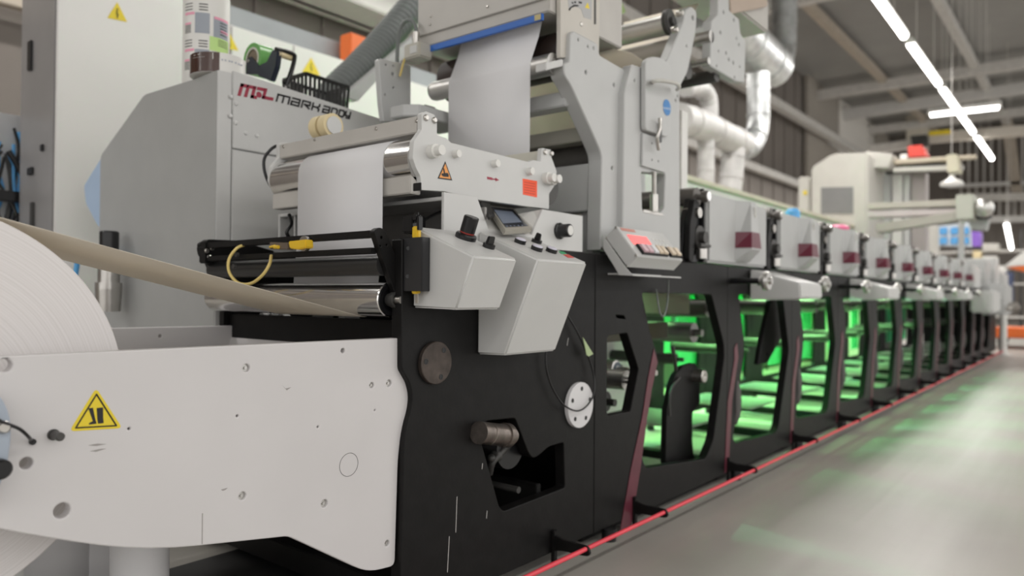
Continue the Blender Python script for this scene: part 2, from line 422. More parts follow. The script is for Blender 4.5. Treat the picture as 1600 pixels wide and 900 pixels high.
mb.build('sensor_lead', BLK, u)
# blue-grey chuck lever at the picture's left edge
ch = rnd(xz([(-60, 640), (-25, 605), (0, 618), (14, 645), (17, 680), (10, 730), (-8, 775), (-40, 800), (-75, 760)], -.02), .02)
chk = MB().slab('Y', -.025, .03, ch, (), .003).build('chuck_plate', BLUEG, u)
p = P(4, 667, Y=-.025); mb = MB(); bolt(mb, p, .012, .012); mb.build('bolt', STEEL, chk)
p = P(-4, 731, Y=-.025); MB().lathe(p, p+Vector((0, -.03, 0)), [(0, .018), (.022, .018), (.026, .014), (.026, 0)], 20).build('knob', BLK, chk)
# foot-crush warning sticker
ts = rnd(xz([(150, 606), (108, 674), (191, 669)], YP), .011)
w = MB().prism([(x, YP, z) for x, z in ts], (0, -.0008, 0)).build('warning_sticker', YEL, u); w['label'] = 'yellow triangle with crushed foot pictogram'
mb = MB(); tri = xz([(150.5, 616), (118, 668.5), (181.5, 665)], YP); tri3 = [(x, YP-.0008, z) for x, z in tri]
for i in range(3): mb.tube([tri3[i], tri3[(i+1) % 3]], .0016, 6, 0)
for i in range(3): mb.ball(tri3[i], .0016, 8)
def ink(mb, pts, Y, th=.0006): mb.prism([(x, Y, z) for x, z in xz(pts, Y)], (0, -th, 0))
ink(mb, [(138, 638), (145, 637), (149, 656), (151, 662), (139, 663.5), (139, 661), (145, 658)], YP-.0008)
ink(mb, [(151, 637.5), (161, 636.5), (161, 652), (162, 661), (153, 662), (152, 655)], YP-.0008)
mb.build('pictogram', INK, w)
# scuffs
mb = MB()
for a in (((137, 696), (152, 693), (166, 694), (150, 697)), ((140, 705), (158, 701), (166, 701), (150, 706)), ((345, 765), (356, 762), (353, 765), (348, 767)), ((441, 602), (446, 607), (455, 605), (448, 610)),
          ((315.5, 802), (317, 802), (316.5, 850), (315, 850))):
    ink(mb, a, YP, .0003)
sc = mb.build('scuff_mark', mat('scuff_grey', (.33, .31, .30), .7), u)

# paper roll and the webs
RC = Vector((.3645, 0, .7685)); RR = .4095; RY0, RY1 = .173, .625
roll = thing('paper_roll', (RC.x, .4, RC.z-RR), 'large roll of white label paper mounted between the white unwind arms', 'paper roll')
RM = roll_mat(0, RR)
ringp = [(0, .045), (0, RR-.002), (.002, RR), (RY1-RY0-.002, RR), (RY1-RY0, RR-.002), (RY1-RY0, .045)]
MB().lathe((RC.x, RY0, RC.z), (RC.x, RY1, RC.z), ringp, 128).build('wound_paper', RM, roll)
MB().lathe((RC.x, RY0-.01, RC.z), (RC.x, RY1+.01, RC.z), [(0, .038), (0, .045), (.46, .045), (.46, .038), (0, .038)], 40).build('cardboard_core', mat('cardboard', (.4, .28, .16), .8), roll)
MB().cyl((RC.x, -.02, RC.z), (RC.x, 1.06, RC.z), .037).build('core_shaft', STEEL, u)
IR = Vector((1.485, 0, .985)); IRr = .052     # infeed idler
nrm = Vector((.2115, 0, .9774))
a = RC+nrm*(RR+.0015); b = IR-nrm*(IRr+.0012)
def ribbon(pts, y0, y1, th=.0012):
    mb = MB(); q = [Vector(p) for p in pts]; vs = []
    for i, p in enumerate(q):
        d = (q[min(i+1, len(q)-1)]-q[max(i-1, 0)]).normalized(); n = Vector((-d.z, 0, d.x))*th/2
        vs += [(p.x+n.x, y0, p.z+n.z), (p.x+n.x, y1, p.z+n.z), (p.x-n.x, y1, p.z-n.z), (p.x-n.x, y0, p.z-n.z)]
    fs = []; sm = []
    for i in range(len(q)-1):
        for k2 in range(4): fs.append([i*4+k2, i*4+(k2+1) % 4, i*4+4+(k2+1) % 4, i*4+4+k2]); sm.append(k2 in (0, 2))
    fs += [[3, 2, 1, 0], [len(vs)-4, len(vs)-3, len(vs)-2, len(vs)-1]]; sm += [False, False]
    return mb.add(vs, fs, sm)
def arc(c, r, a0, a1, n=14): return [Vector((c.x+r*math.cos(math.radians(a0+(a1-a0)*i/n)), 0, c.z+r*math.sin(math.radians(a0+(a1-a0)*i/n)))) for i in range(n+1)]
NR = Vector((1.634, 0, 1.42)); NRr = .078     # first nip roller
ang = math.degrees(math.atan2(-nrm.z, -nrm.x))
pth = [a, a.lerp(b, .5)]+arc(IR, IRr+.0012, ang, ang+82)
pw = thing('paper_web', (1.45, .3, .93), 'paper web slanting from the big roll under the steel roller, then up the nip unit', 'paper web')
ribbon(pth, RY0+.003, RY1-.003).build('slanting_span', PAPERB, pw)['label'] = 'cream underside of the web'
pth = [pth[-1], Vector((NR.x-NRr-.0012, 0, 1.2)), Vector((NR.x-NRr-.0012, 0, 1.42))]+arc(NR, NRr+.0012, 180, 60)
pth.append(pth[-1]+Vector((.35, 0, -.2)))
ribbon(pth, RY0+.003, RY1-.003).build('hanging_span', PAPER, pw)['label'] = 'white face of the web'
TI = Vector((2.335, 0, 1.905)); TIr = .042
top = P(770, 52, X=2.42)
pth = [Vector((2.40, 0, 2.20)), Vector((2.345, 0, 2.03))]+arc(TI, TIr+.001, 162, 182, 5)+[Vector((TI.x-TIr-.001, 0, 1.75)), Vector((TI.x-TIr-.001, 0, 1.40))]
tag(ribbon(pth, .16, .60).build('paper_web', PAPER), 'wide white paper web dropping from under the blue strip at top centre', 'paper web')

# ================================================================== INFEED FRAME (black) 
f = thing('infeed_unit', (2.0, .5, 0), 'black steel infeed frame with disc covers between unwind stand and first print unit', 'machine frame')
TOP = 1.172
out = rnd(xz([(628, 374), (628, 577), (640, 598), (645, 618), (643, 640), (635, 668), (631, 700)], 0)+[(1.482, .05), (2.522, .05), (2.522, TOP), (1.75, TOP), (1.62, 1.19)], [.003, .01, .01, .02, .02, .03, .03, .003, .001, .001, .01, .01])
h1 = rnd(xz([(761, 658), (805, 653), (826, 708), (833, 717), (843, 711), (857, 698), (881, 691), (883, 762), (787, 799), (780, 792), (747, 672)], 0), [.01, .015, .03, .03, .03, .02, .012, .012, .012, .012, .01])
MB().slab('Y', 0, .045, out, [h1], .003).build('side_plate', BLACK, f)
outf = rnd([(1.535, 1.17), (1.535, .05), (2.522, .05), (2.522, TOP), (1.8, TOP)], .005)
MB().slab('Y', 1.07, .03, outf, [], .003).build('side_plate', BLACK, f)  # far plate left without an opening to keep green light out
MB().box(2.50, .046, .055, 2.515, 1.069, 1.15, .002).build('added_light_baffle', BLACK, f)  # divider added to stop the green lamps leaking into the infeed
for q in ((1.5, .046, .06, 1.6, 1.069, .14), (1.56, .046, .55, 1.60, 1.069, .92), (2.4, .046, .06, 2.5, 1.069, .12), (1.62, .046, .1, 2.39, 1.069, .11), (2.2, .046, .14, 2.23, 1.069, .3)): MB().box(*q, .003).build('crossbeam', BLACK, f)
def disc(px, py, r, m, th=.012, nb=3, ph=0.5, name='disc_cover'):
    p = P(px, py, Y=-th); d = MB().lathe((p.x, 0, p.z), (p.x, -th, p.z), [(0, r), (th-.002, r), (th, r-.002), (th, 0)], 48).build(name, m, f)
    for i in range(nb):
        mb = MB(); a = 2*math.pi*i/nb+ph; c = Vector((p.x+.72*r*math.cos(a), -th, p.z+.72*r*math.sin(a)))
        mb.lathe(c, c+Vector((0, -.001, 0)), [(.0004, .0088), (.0008, .0088), (.0008, .006), (.0002, .0055), (.0002, 0)], 14)
        mb.build('screw', BLK, d)
    return d
disc(683, 567, .0655, RUST, .014, 3, .9)['label'] = 'browned round steel cover'
disc(908, 633, .088, mat('white_disc_paint', (.70, .69, .70), .4), .016, 5, .25)['label'] = 'white round cover'
# seen through the cut-out: worn roller, chain of fittings, dark roller
a, b = P(748, 676, Y=-.032), P(800, 681, Y=-.018); L_r = (b-a).length
rr = MB().lathe(a, b, [(0, 0), (0, .036), (.05, .036), (.052, .032), (.056, .032), (.058, .036), (L_r*.72, .036), (L_r*.72, .041), (L_r*.86, .041), (L_r*.86, .028), (L_r, .028), (L_r, 0)], 36)
rr.build('tension_roller', mat('worn_steel', (.22, .19, .17), .35, .9, var=.3, scale=30), f)
mb = MB(); q = P(776, 712, Y=.06); mb.ball(q, .022); mb.tube([P(800, 690, Y=.03), P(785, 705, Y=.05), P(770, 722, Y=.05), P(765, 740, Y=.07)], .012, 8); mb.ball(P(768, 716, Y=.03), .014)
mb.build('linkage', DARK, f)
MB().cyl((2.05, .05, .46), (2.05, 1.06, .46), .075).build('roller', BLK, f)
MB().cyl((1.86, .08, .36), (1.86, .5, .40), .07).build('roller', DARK, f)
MB().cyl((2.1, .05, .30), (2.1, 1.06, .30), .012).build('tie_rod', DARK, f); MB().cyl((1.95, .3, .2), (2.3, .5, .24), .01).build('tie_rod', DARK, f)
# scratches
SCR = mat('bare_scratch', (.62, .60, .58), .6)
for a, b in (((714, 776), (712, 832)), ((702, 838), (699, 894)), ((761, 798), (760, 810)), ((888, 528), (886, 540)), ((754, 724), (753, 733))):
    MB().tube([P(a[0], a[1], Y=0), P(b[0], b[1], Y=0)], .0011, 5, 0).build('paint_scratch', SCR, f)

# fittings low behind the idler
for x, y, Y in ((430, 495, .95), (450, 500, .95), (555, 497, .5)):
    mb = MB(); c = P(x, y, Y=Y); mb.lathe(c, c+Vector((-.06, 0, 0)), [(0, .025), (.03, .025), (.03, .018), (.06, .018), (.06, 0)], 16); mb.build('air_fitting', LGREY, f)
mb = MB(); c = P(505, 505, Y=.75); mb.tube([(c.x+.02, .72, 1.02), (c.x, .74, .93), (c.x-.03, .76, .85), (c.x-.03, .76, .7)], .035, 14); mb.build('flexible_elbow', mat('dull_hose', (.30, .30, .29), .5), f)

# infeed idler roller
r_ = thing('infeed_roller', (IR.x, .5, IR.z-IRr), 'shiny steel roller across the infeed below the black bracket', 'roller')
MB().lathe((IR.x, .055, IR.z), (IR.x, 1.03, IR.z), [(.004, IRr-.006), (0, IRr-.003), (.003, IRr), (.972, IRr), (.975, IRr-.003), (.975, 0)], 56).build('roller_shell', CHROME, r_)
MB().lathe((IR.x, .052, IR.z), (IR.x, .3, IR.z), [(.012, 0), (.012, .03), (.004, .032), (.0, .046), (.006, .0475), (.010, .046)], 40).build('end_cap', BLK, r_)
MB().lathe((IR.x, .0, IR.z), (IR.x, .06, IR.z), [(.028, .016), (.028, .024), (.045, .024), (.045, .020), (.06, .020)], 24).build('bearing', DARK, r_)
MB().cyl((IR.x-.004, .003, IR.z), (IR.x-.004, .06, IR.z), .0115, n=20).build('shaft', STEEL, r_)

# black swing bracket with bars + yellow sensor on it
bk = thing('roller_bracket', (1.42, .5, .95), 'black bracket of two crossbars and side arms in front of the hanging white web', 'bracket')
arm = rnd(yz([(583, 372), (590, 362), (603, 361), (611, 370), (637, 455), (640, 500), (625, 500)], 1.42), .012)
def armplate(Y, th, dx=0):
    o_ = rnd([(1.395, 1.182), (1.418, 1.196), (1.442, 1.185), (1.545, .99), (1.53, .93), (1.50, .96)], [.012, .014, .014, .01, .01, .01])
    return MB().slab('Y', Y, th, o_, [circ(1.425, 1.165, .004), circ(1.445, 1.145, .003), circ(1.42, 1.14, .003)], .002).build('side_arm', BLACK, bk)
armplate(.03, .022); armplate(1.0, .022)
p1 = P(583, 366, Y=.05); 
MB().box(1.405, .05, 1.165, 1.43, 1.0, 1.186, .002).build('crossbar', BLACK, bk)
MB().box(1.405, .05, 1.118, 1.425, 1.0, 1.136, .002).build('crossbar', BLACK, bk)
MB().cyl((1.455, .05, 1.087), (1.455, 1.0, 1.087), .031).build('crossbar', mat('black_roller', (.02, .02, .02), .3), bk)
mb = MB(); ha = xz([(312, 386), (322, 374), (370, 376), (425, 392), (428, 452), (356, 452), (346, 438), (314, 398)], 1.0)
mb.slab('Y', .985, .04, rnd(ha, .008), (), .002)
mb.box(1.40, .96, 1.11, 1.47, 1.01, 1.19, .004)
e = mb.build('end_block', BLACK, bk)
for x, y in ((323, 392), (331, 388), (327, 402)): mb = MB(); bolt(mb, P(x, y, Y=.96), .009, .006); mb.build('bolt', STEEL, e)
for x, y in ((372, 398), (368, 416)): c = P(x, y, X=1.40); MB().cyl(c, c+Vector((-.01, 0, 0)), .008, n=14).build('screw', DARK, bk)
sn = thing('web_edge_sensor', P(458, 395, X=1.40), 'small yellow sensor clamped to the upper black crossbar', 'sensor')
c = P(462, 382, X=1.385); 
mb = MB(); q = [P(450, 377, X=1.375), P(477, 374, X=1.375), P(478, 387, X=1.375), P(465, 390, X=1.375), P(452, 388, X=1.375)]; mb.prism(q, (.03, 0, 0), .003); mb.build('sensor_body', YPL, sn)
c = P(479, 381, X=1.402); MB().cyl(c, c+Vector((-.012, 0, 0)), .024, n=28).build('washer', STEEL, sn)
q = [P(421, 378, X=1.38), P(450, 379, X=1.38), P(450, 390, X=1.38), P(421, 389, X=1.38)]; MB().prism(q, (.022, 0, 0), .002).build('sensor_window', glass('smoked_window', (.25, .2, .16), .6), sn)
mb = MB(); mb.cyl(P(435, 386, X=1.375), P(429, 386, X=1.375), .006, n=12); mb.cyl(P(430, 384, X=1.376), P(422, 386, X=1.376), .004, n=10); mb.build('plug', YPL, sn)
tag(MB().tube([P(384, 382, X=1.42), P(370, 388, X=1.39), P(358, 405, X=1.37), P(358, 425, X=1.36), P(372, 442, X=1.36), P(392, 443, X=1.36), P(410, 430, X=1.37), P(421, 413, X=1.385), P(424, 399, X=1.40)], .0052, 10).build('sensor_cable', YCAB),
    'pale yellow cable looping down from the black bracket', 'cable')
mb = MB(); mb.tube([P(392, 424, Y=1.0), P(410, 432, Y=.85), P(425, 428, Y=.85), P(440, 424, Y=.85)], .007, 8); tag(mb.build('air_hose', BLK), 'short black hose hidden below the black crossbar', 'hose')
def each(name, m, parent, makers):
    """one object per piece"""
    for mk in makers:
        b_ = MB(); mk(b_); b_.build(name, m, parent)
# ================================================================== DRIVE CABINET with logo
cb = thing('drive_cabinet', (2.4, 1.7, 0), 'tall light grey sloped-back drive cabinet bearing the maroon and black maker name', 'machine cabinet')
CY = 1.13; CX = 1.53
prof = yz([(335, 108), (290, 122), (225, 148), (152, 258), (157, 600)], CX)
prof = [(CY, 1.88), (1.30, 1.875), (1.745, 1.884), (2.19, 1.66), (2.19, .03), (CY, .03)]
xt = 2.62
SL_ = (P(618, 193, Y=CY).z-P(364, 110, Y=CY).z)/(P(618, 193, Y=CY).x-P(364, 110, Y=CY).x)
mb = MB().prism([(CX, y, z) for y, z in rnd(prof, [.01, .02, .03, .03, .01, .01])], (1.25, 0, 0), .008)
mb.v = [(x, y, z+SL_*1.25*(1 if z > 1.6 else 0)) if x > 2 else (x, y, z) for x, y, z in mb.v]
mb.build('body', mat('drive_cabinet_shaded_grey', (.40, .405, .40), .3, var=.03, bump=.05), cb)  # darker than the front panels: the side's shade is put into the colour
# slanted front panel with logo
tl = P(364, 110, Y=CY-.012); tr = P(618, 193, Y=CY-.012); bl = P(364, 231, Y=CY-.012); br = P(500, 262, Y=CY-.012)
slope = (tr.z-tl.z)/(tr.x-tl.x)
MB().prism([(tl.x, CY-.012, tl.z), (2.78, CY-.012, tl.z+slope*(2.78-tl.x)), (2.78, CY-.012, bl.z-.002), (bl.x, CY-.012, bl.z)], (0, .0115, 0), .003).build('logo_panel', LGREY, cb)
MB().prism([(bl.x, CY-.009, bl.z-.006), (2.78, CY-.009, bl.z-.008), (2.78, CY-.009, .4), (bl.x, CY-.009, .4)], (0, .0085, 0), .003).build('lower_panel', LGREY, cb)
MB().prism([(CX+.0, CY-.006, 1.88), (bl.x-.004, CY-.006, 1.882), (bl.x-.004, CY-.006, .4), (CX+.0, CY-.006, .4)], (0, .0055, 0), .002).build('edge_strip', LGREY, cb)
def screwf(p, r=.006, h=.004, ax='Y'): return lambda b_: bolt(b_, p, r, h, ax)
each('screw', LGREY, cb, [screwf(P(x, y, Y=CY-.013), .008) for x, y in ((384, 208), (401, 212), (361, 151), (369, 162), (360, 181), (368, 192))])
# lettering
lp = CY-.0125
def LP(px, py): return P(px, py, Y=lp)
o = LP(373, 147); e = LP(424, 157); u_ = (e-o).normalized(); v_ = Vector((0, 0, 1)); n_ = Vector((0, -1, 0))
wd = (e-o).length; ht = (LP(378, 130)-LP(374.5, 146)).z
U = u_*wd; V = Vector((.12*wd*0+.012, 0, ht))
mb = MB(); a3 = 3.2
strokes(mb, [[(0, 0), (0, 1), (.30, 1), (.30, 0)], [(.15, 1), (.15, 0)], [(.30, .02), (.42, .02)]], o, U/1, V, 0.0, n_) if 0 else None
def ribbon_letters(mb, glyphs, o, U, V, w):
    """glyph strokes in unit cells; w = stroke width in metres"""
    Ul, Vl = U.length, V.length; Un, Vn = U.normalized(), V.normalized()
    strokes(mb, [[(x*Ul, y*Vl) for x, y in ln] for ln in glyphs], o, Un, Vn, w, n_)
ribbon_letters(mb, [[(0.02, 0), (0.02, .9), (.40, .9), (.40, .0)], [(.21, .9), (.21, 0)], [(.40, 0), (.50, 0)], [(.52, .9), (.74, .9), (.74, .15), (1.0, .15)]], o, U, V, .0145)
c_ = o+U*.585+V*.32
mb.cyl(c_, c_+n_*.001, .0125, n=20)
mb.build('emblem', LOGOR, cb)
G = {'m': [[(0, 0), (0, 1), (1, 1), (1, 0)], [(.5, 1), (.5, 0)]],
     'a': [[(.05, 1), (1, 1), (1, 0), (0, 0), (0, .5), (1, .5)]],
     'r': [[(0, 0), (0, 1), (1, 1), (1, .48), (.35, .48), (1, 0)]],
     'k': [[(0, 0), (0, 1)], [(0, .5), (.7, .5), (1, .75), (1, 1)], [(.7, .5), (1, .25), (1, 0)]],
     'n': [[(0, 0), (0, 1), (.8, 1), (1, .8), (1, 0)]],
     'd': [[(0, 0), (0, 1), (.8, 1), (1, .8), (1, .2), (.8, 0), (0, 0)]],
     'y': [[(0, 1), (0, .35), (1, .35)], [(1, 1), (1, 0), (.3, 0)]]}
# the word runs from (433,146) to (545,184) on the panel
word = [('m', 0, .15), ('a', .185, .10), ('r', .325, .10), ('k', .465, .09), ('a', .615, .085), ('n', .735, .075), ('d', .845, .07), ('y', .94, .065)]
mb = MB(); o = LP(432, 157.5); e = LP(545, 185); ht = (LP(434, 146.5)-LP(432, 157.5)).z
dirv = (e-o); L_ = dirv.length; dn = dirv.normalized()
for ch_, t0, w0 in word:
    Vv = Vector((.25*ht, 0, ht*.92)); ribbon_letters(mb, [[(x+.0, y) for x, y in g] for g in G[ch_]], o+dirv*t0, dn*(w0*L_), Vv, .0085)
mb.build('lettering', INK, cb)
tag(MB().prism([(1.535, y, z) for y, z in rnd(yz([(172, 226), (152, 256), (131, 290), (134, 318), (152, 352), (160, 359), (167, 340)], 1.535), .02)], (.012, 0, 0), .003).build('plastic_film', CLEARP if 0 else BLUEP),
    'pale blue plastic film sticking out behind the grey drive cabinet', 'plastic film')
# air regulator standing at the left foot of the cabinet
ar = thing('air_regulator', (1.36, 1.6, .6), 'black-capped air filter regulator at the left foot of the drive cabinet', 'air regulator')
c = P(170, 424, X=1.45)
MB().lathe((c.x, c.y, c.z-.16), (c.x, c.y, c.z+.2), [(.22, 0), (.22, .04), (.335, .04), (.34, .036), (.34, 0)], 20).build('cap', BLK, ar)
MB().lathe((c.x, c.y, c.z-.18), (c.x, c.y, c.z+.2), [(0, 0), (0, .05), (.1, .055), (.13, .055), (.13, .045), (.235, .045), (.235, 0)], 20).build('bowl', STEEL, ar)
MB().box(c.x-.02, c.y-.03, c.z+.02, CX+.001, c.y+.03, c.z+.06, .004).build('mounting_bracket', LGREY, ar)
tag(MB().tube([P(118, 430, X=1.45), P(124, 395, X=1.45), P(135, 384, X=1.45), P(147, 392, X=1.45), P(156, 404, X=1.45), P(166, 412, X=1.45)], .012, 10).build('air_hose', SKYB), 'short blue air hose curling above the slanting cream web', 'hose')

# ---- things lying on the cabinet
ZT = 1.885
c = P(319, 92, Y=1.42); lr = thing('label_roll_stack', (1.66, 1.42, ZT), 'upright white cylinder printed with pink, grey and lime label artwork on the cabinet', 'label roll')
cx, cy = P(322, 100, Y=1.50).x, 1.50
r1 = .097
b_ = MB().lathe((cx, cy, ZT), (cx, cy, 2.3), [(0, 0), (0, r1), (.42, r1), (.42, .03), (.30, .03)], 40).build('label_roll', WPLAS, lr)
def wrap(px0, px1, py0, py1, m, name, dr=.0007):
    q = []
    def az(px):
        d = ray(px, 100); t_ = Vector((d.x, d.y)).normalized(); oc = Vector((cx-CAM.x, cy-CAM.y)); k_ = oc.x*t_.y-oc.y*t_.x
        k_ = max(-r1*.985, min(r1*.985, k_)); s_ = oc.dot(t_)-math.sqrt(r1*r1-k_*k_); h = Vector((CAM.x, CAM.y))+t_*s_
        return math.atan2(h.y-cy, h.x-cx)
    a0, a1 = az(px0), az(px1); dd = math.hypot(cx-CAM.x, cy-CAM.y)-r1*.9
    def zz(py): return P(320, py, Y=cy-.06).z
    mb = MB(); n = 8; vs = []
    for i in range(n+1):
        a = a0+(a1-a0)*i/n
        vs += [(cx+(r1+dr)*math.cos(a), cy+(r1+dr)*math.sin(a), zz(py1)), (cx+(r1+dr)*math.cos(a), cy+(r1+dr)*math.sin(a), zz(py0))]
    mb.add(vs, [[2*i, 2*i+2, 2*i+3, 2*i+1] for i in range(n)], True)
    return mb.build(name, m, lr)
for k3, dy in ((0, 0), (1, 57)):
    wrap(289, 303, 22+dy, 26+dy, PINKL, 'pink_band'); wrap(289, 298, 38+dy, 41+dy, PINKL, 'pink_band')
    wrap(304, 327, 23+dy, 55+dy, GREYL, 'grey_print'); 
    for j in range(6): wrap(289, 298, 42+dy+j*2.2, 43+dy+j*2.2, INK, 'text_line')
    for j in range(3): wrap(310, 324, 9+dy+j*4.4, 10.6+dy+j*4.4, INK, 'text_line')
    for j in range(3): wrap(289, 300, 8+dy+j*4.6, 9.4+dy+j*4.6, INK, 'text_line')
wrap(333, 355, 26, 58, GREYL, 'grey_print'); wrap(334, 355, 26, 30, PINKL, 'pink_band', .0012); wrap(344, 355, 45, 49, PINKL, 'pink_band', .0012)
for j in range(5): wrap(343, 353, 33+j*4.6, 34.4+j*4.6, INK, 'text_line', .0014)
wrap(327, 356, 58, 80, LIME, 'lime_band', .001)
for j in range(4): wrap(340, 354, 61+j*3, 61.8+j*3, INK, 'text_line', .0016)
for j in range(2): wrap(288, 356, 4+j*55, 4.8+j*55, GREYL, 'text_line', .0009)
def tape_roll(name, cx, cy, z, r, h, ri, m, label, **kw):
    t = thing(name, (cx, cy, z), label, 'tape roll')
    MB().lathe((cx, cy, z), (cx, cy, z+h), [(0, ri), (0, r), (h, r), (h, ri), (0, ri)], 48).build('tape', m, t)
    MB().lathe((cx, cy, z), (cx, cy, z+h), [(0, ri-.004), (0, ri), (h, ri), (h, ri-.004), (0, ri-.004)], 32).build('core', mat('card_core', (.45, .33, .2), .8), t)
    return t
q = P(341, 95, Y=1.26); X0, Y0 = q.x, 1.26; rq = 41*(q-CAM).dot(FW)/FPX
t = thing('film_roll', (X0, Y0, ZT), 'squat roll, half glossy brown and half white, in front of the label cylinder', 'film roll')
hq = P(320, 80, Y=1.2).z-ZT
def az2(px):
    d = ray(px, 95); t_ = Vector((d.x, d.y)).normalized(); oc = Vector((X0-CAM.x, Y0-CAM.y)); k_ = max(-rq*.99, min(rq*.99, oc.x*t_.y-oc.y*t_.x))
    h = Vector((CAM.x, CAM.y))+t_*(oc.dot(t_)-math.sqrt(rq*rq-k_*k_)); return math.atan2(h.y-Y0, h.x-X0)
MB().lathe((X0, Y0, ZT), (X0, Y0, 3), [(0, .06), (0, rq-.001), (hq, rq-.001), (hq, .06), (0, .06)], 56).build('roll_body', WPLAS, t)
def shell(a0, a1, z0, z1, dr, m, name):
    n = 14; vs = []
    for i in range(n+1):
        a = a0+(a1-a0)*i/n; vs += [(X0+(rq+dr)*math.cos(a), Y0+(rq+dr)*math.sin(a), z0), (X0+(rq+dr)*math.cos(a), Y0+(rq+dr)*math.sin(a), z1)]
    return MB().add(vs, [[2*i, 2*i+2, 2*i+3, 2*i+1] for i in range(n)], True).build(name, m, t)
shell(az2(343), az2(343)-2.2, ZT+.001, ZT+hq-.0005, .0, TAPEB, 'brown_band')['label'] = 'glossy dark brown band'
FI = mat('faint_blue_ink', (.42, .45, .52), .6)
for x in (346, 351, 357, 361, 367, 372, 376): shell(az2(x), az2(x+2.6), ZT+.048, ZT+.054, .0006, FI, 'faint_print')
for x in (303, 309): shell(az2(x), az2(x+3), ZT+.068, ZT+.070, .0008, WPLAS, 'white_print')
shell(az2(302), az2(320), ZT+.058, ZT+.0588, .0008, WPLAS, 'white_print'); shell(az2(332), az2(333), ZT+.05, ZT+.075, .0008, WPLAS, 'white_print')
# green tape dispenser
td = thing('tape_dispenser', (1.93, 1.35, ZT), 'navy hand tape dispenser with a roll of green tape and cream handle', 'tape dispenser')
DX = 1.87
c = P(394, 92, X=DX); rt = 25*(c-CAM).dot(FW)/FPX
MB().lathe(c, c+Vector((1, 0, 0)), [(0, rt*.72), (0, rt), (.075, rt), (.075, rt*.72), (0, rt*.72)], 40).build('green_tape', GRN, td)
MB().lathe(c, c+Vector((1, 0, 0)), [(.0, rt*.60), (-.001, rt*.60), (-.001, rt*.72), (.075, rt*.72)], 40).build('tape_core', mat('core_white', (.66, .64, .58), .7), td)
MB().lathe(c, c+Vector((1, 0, 0)), [(.004, 0), (.004, rt*.6)], 32).build('hub', mat('hub_brown', (.22, .17, .12), .5), td)
q = P(391, 96, X=DX); MB().lathe(q+Vector((-.014, 0, 0)), q, [(0, 0), (0, .007), (.016, .010)], 14).build('hub_screw', STEEL, td)
def yzp(pts, X): return [(X, P(a, b, X=X).y, P(a, b, X=X).z) for a, b in pts]
MB().prism(yzp([(385, 92), (392, 88), (400, 97), (404, 102), (404, 116), (384, 116)], DX-.008), (.006, 0, 0), .001).build('side_cheek', NAVY, td)
MB().prism(yzp([(404, 102), (416, 96), (424, 79), (430, 76), (434, 79), (431, 104), (423, 127), (402, 118)], DX-.008), (.025, 0, 0), .004).build('frame', NAVY, td)
h0, h1_ = P(434, 84, X=DX), P(456, 91, X=DX+.09)
MB().cyl(h0, h1_, .013, n=18).build('handle', CREAM, td)
MB().tube([P(431, 77, X=DX-.01), P(445, 80, X=DX+.04), P(459, 85, X=DX+.09), P(460, 93, X=DX+.09), P(455, 112, X=DX+.07), P(447, 134, X=DX+.05)], .010, 10, 3).build('handle_arm', BLK, td)
# black mesh basket
bq = thing('wire_basket', (2.3, 1.5, 1.80), 'black slotted plastic basket on the cabinet beside the tape dispenser', 'basket')
y0 = 1.40; q = P(478, 115, Y=y0); x0 = q.x; x1 = P(545, 134, Y=y0).x; y1 = P(452, 124, X=x0).y+.05; zr = q.z; zb = 1.86
SLP = SL_*.6
def zrim(x): return zr+(x-x0)*SLP
cs = [(x0, y0), (x1, y0), (x1, y1), (x0, y1), (x0, y0)]
mb = MB()
for (xa, ya_), (xb, yb_) in zip(cs, cs[1:]):
    a_, b_ = Vector((xa, ya_, zrim(xa))), Vector((xb, yb_, zrim(xb))); d_ = (b_-a_).normalized(); w_ = d_.cross(Vector((0, 0, 1)))*.006; h_ = Vector((0, 0, .008))
    mb.hexa([a_-w_-h_, b_-w_-h_, b_+w_-h_, a_+w_-h_, a_-w_+h_, b_-w_+h_, b_+w_+h_, a_+w_+h_])
mb.build('rim', BLK, bq)
mb = MB(); mb.box(x0+.02, y0+.02, zb-.06, x1-.02, y1-.02, zb-.055)
for (xa, ya_), (xb, yb_), n in ((cs[0], cs[1], 10), (cs[1], cs[2], 6), (cs[2], cs[3], 10), (cs[3], cs[4], 6)):
    for i in range(n+1):
        t = i/n; x, y = xa+(xb-xa)*t, ya_+(yb_-ya_)*t; xc, yc = (x0+x1)/2, (y0+y1)/2
        xl, yl = xc+(x-xc)*.9, yc+(y-yc)*.85; r_w = .0048
        mb.hexa([(xl-r_w, yl-r_w, zb-.06), (xl+r_w, yl-r_w, zb-.06), (xl+r_w, yl+r_w, zb-.06), (xl-r_w, yl+r_w, zb-.06), (x-r_w, y-r_w, zrim(x)), (x+r_w, y-r_w, zrim(x)), (x+r_w, y+r_w, zrim(x)), (x-r_w, y+r_w, zrim(x))])
mb.build('slotted_sides', mat('basket_black', (.03, .03, .03), .5), bq)

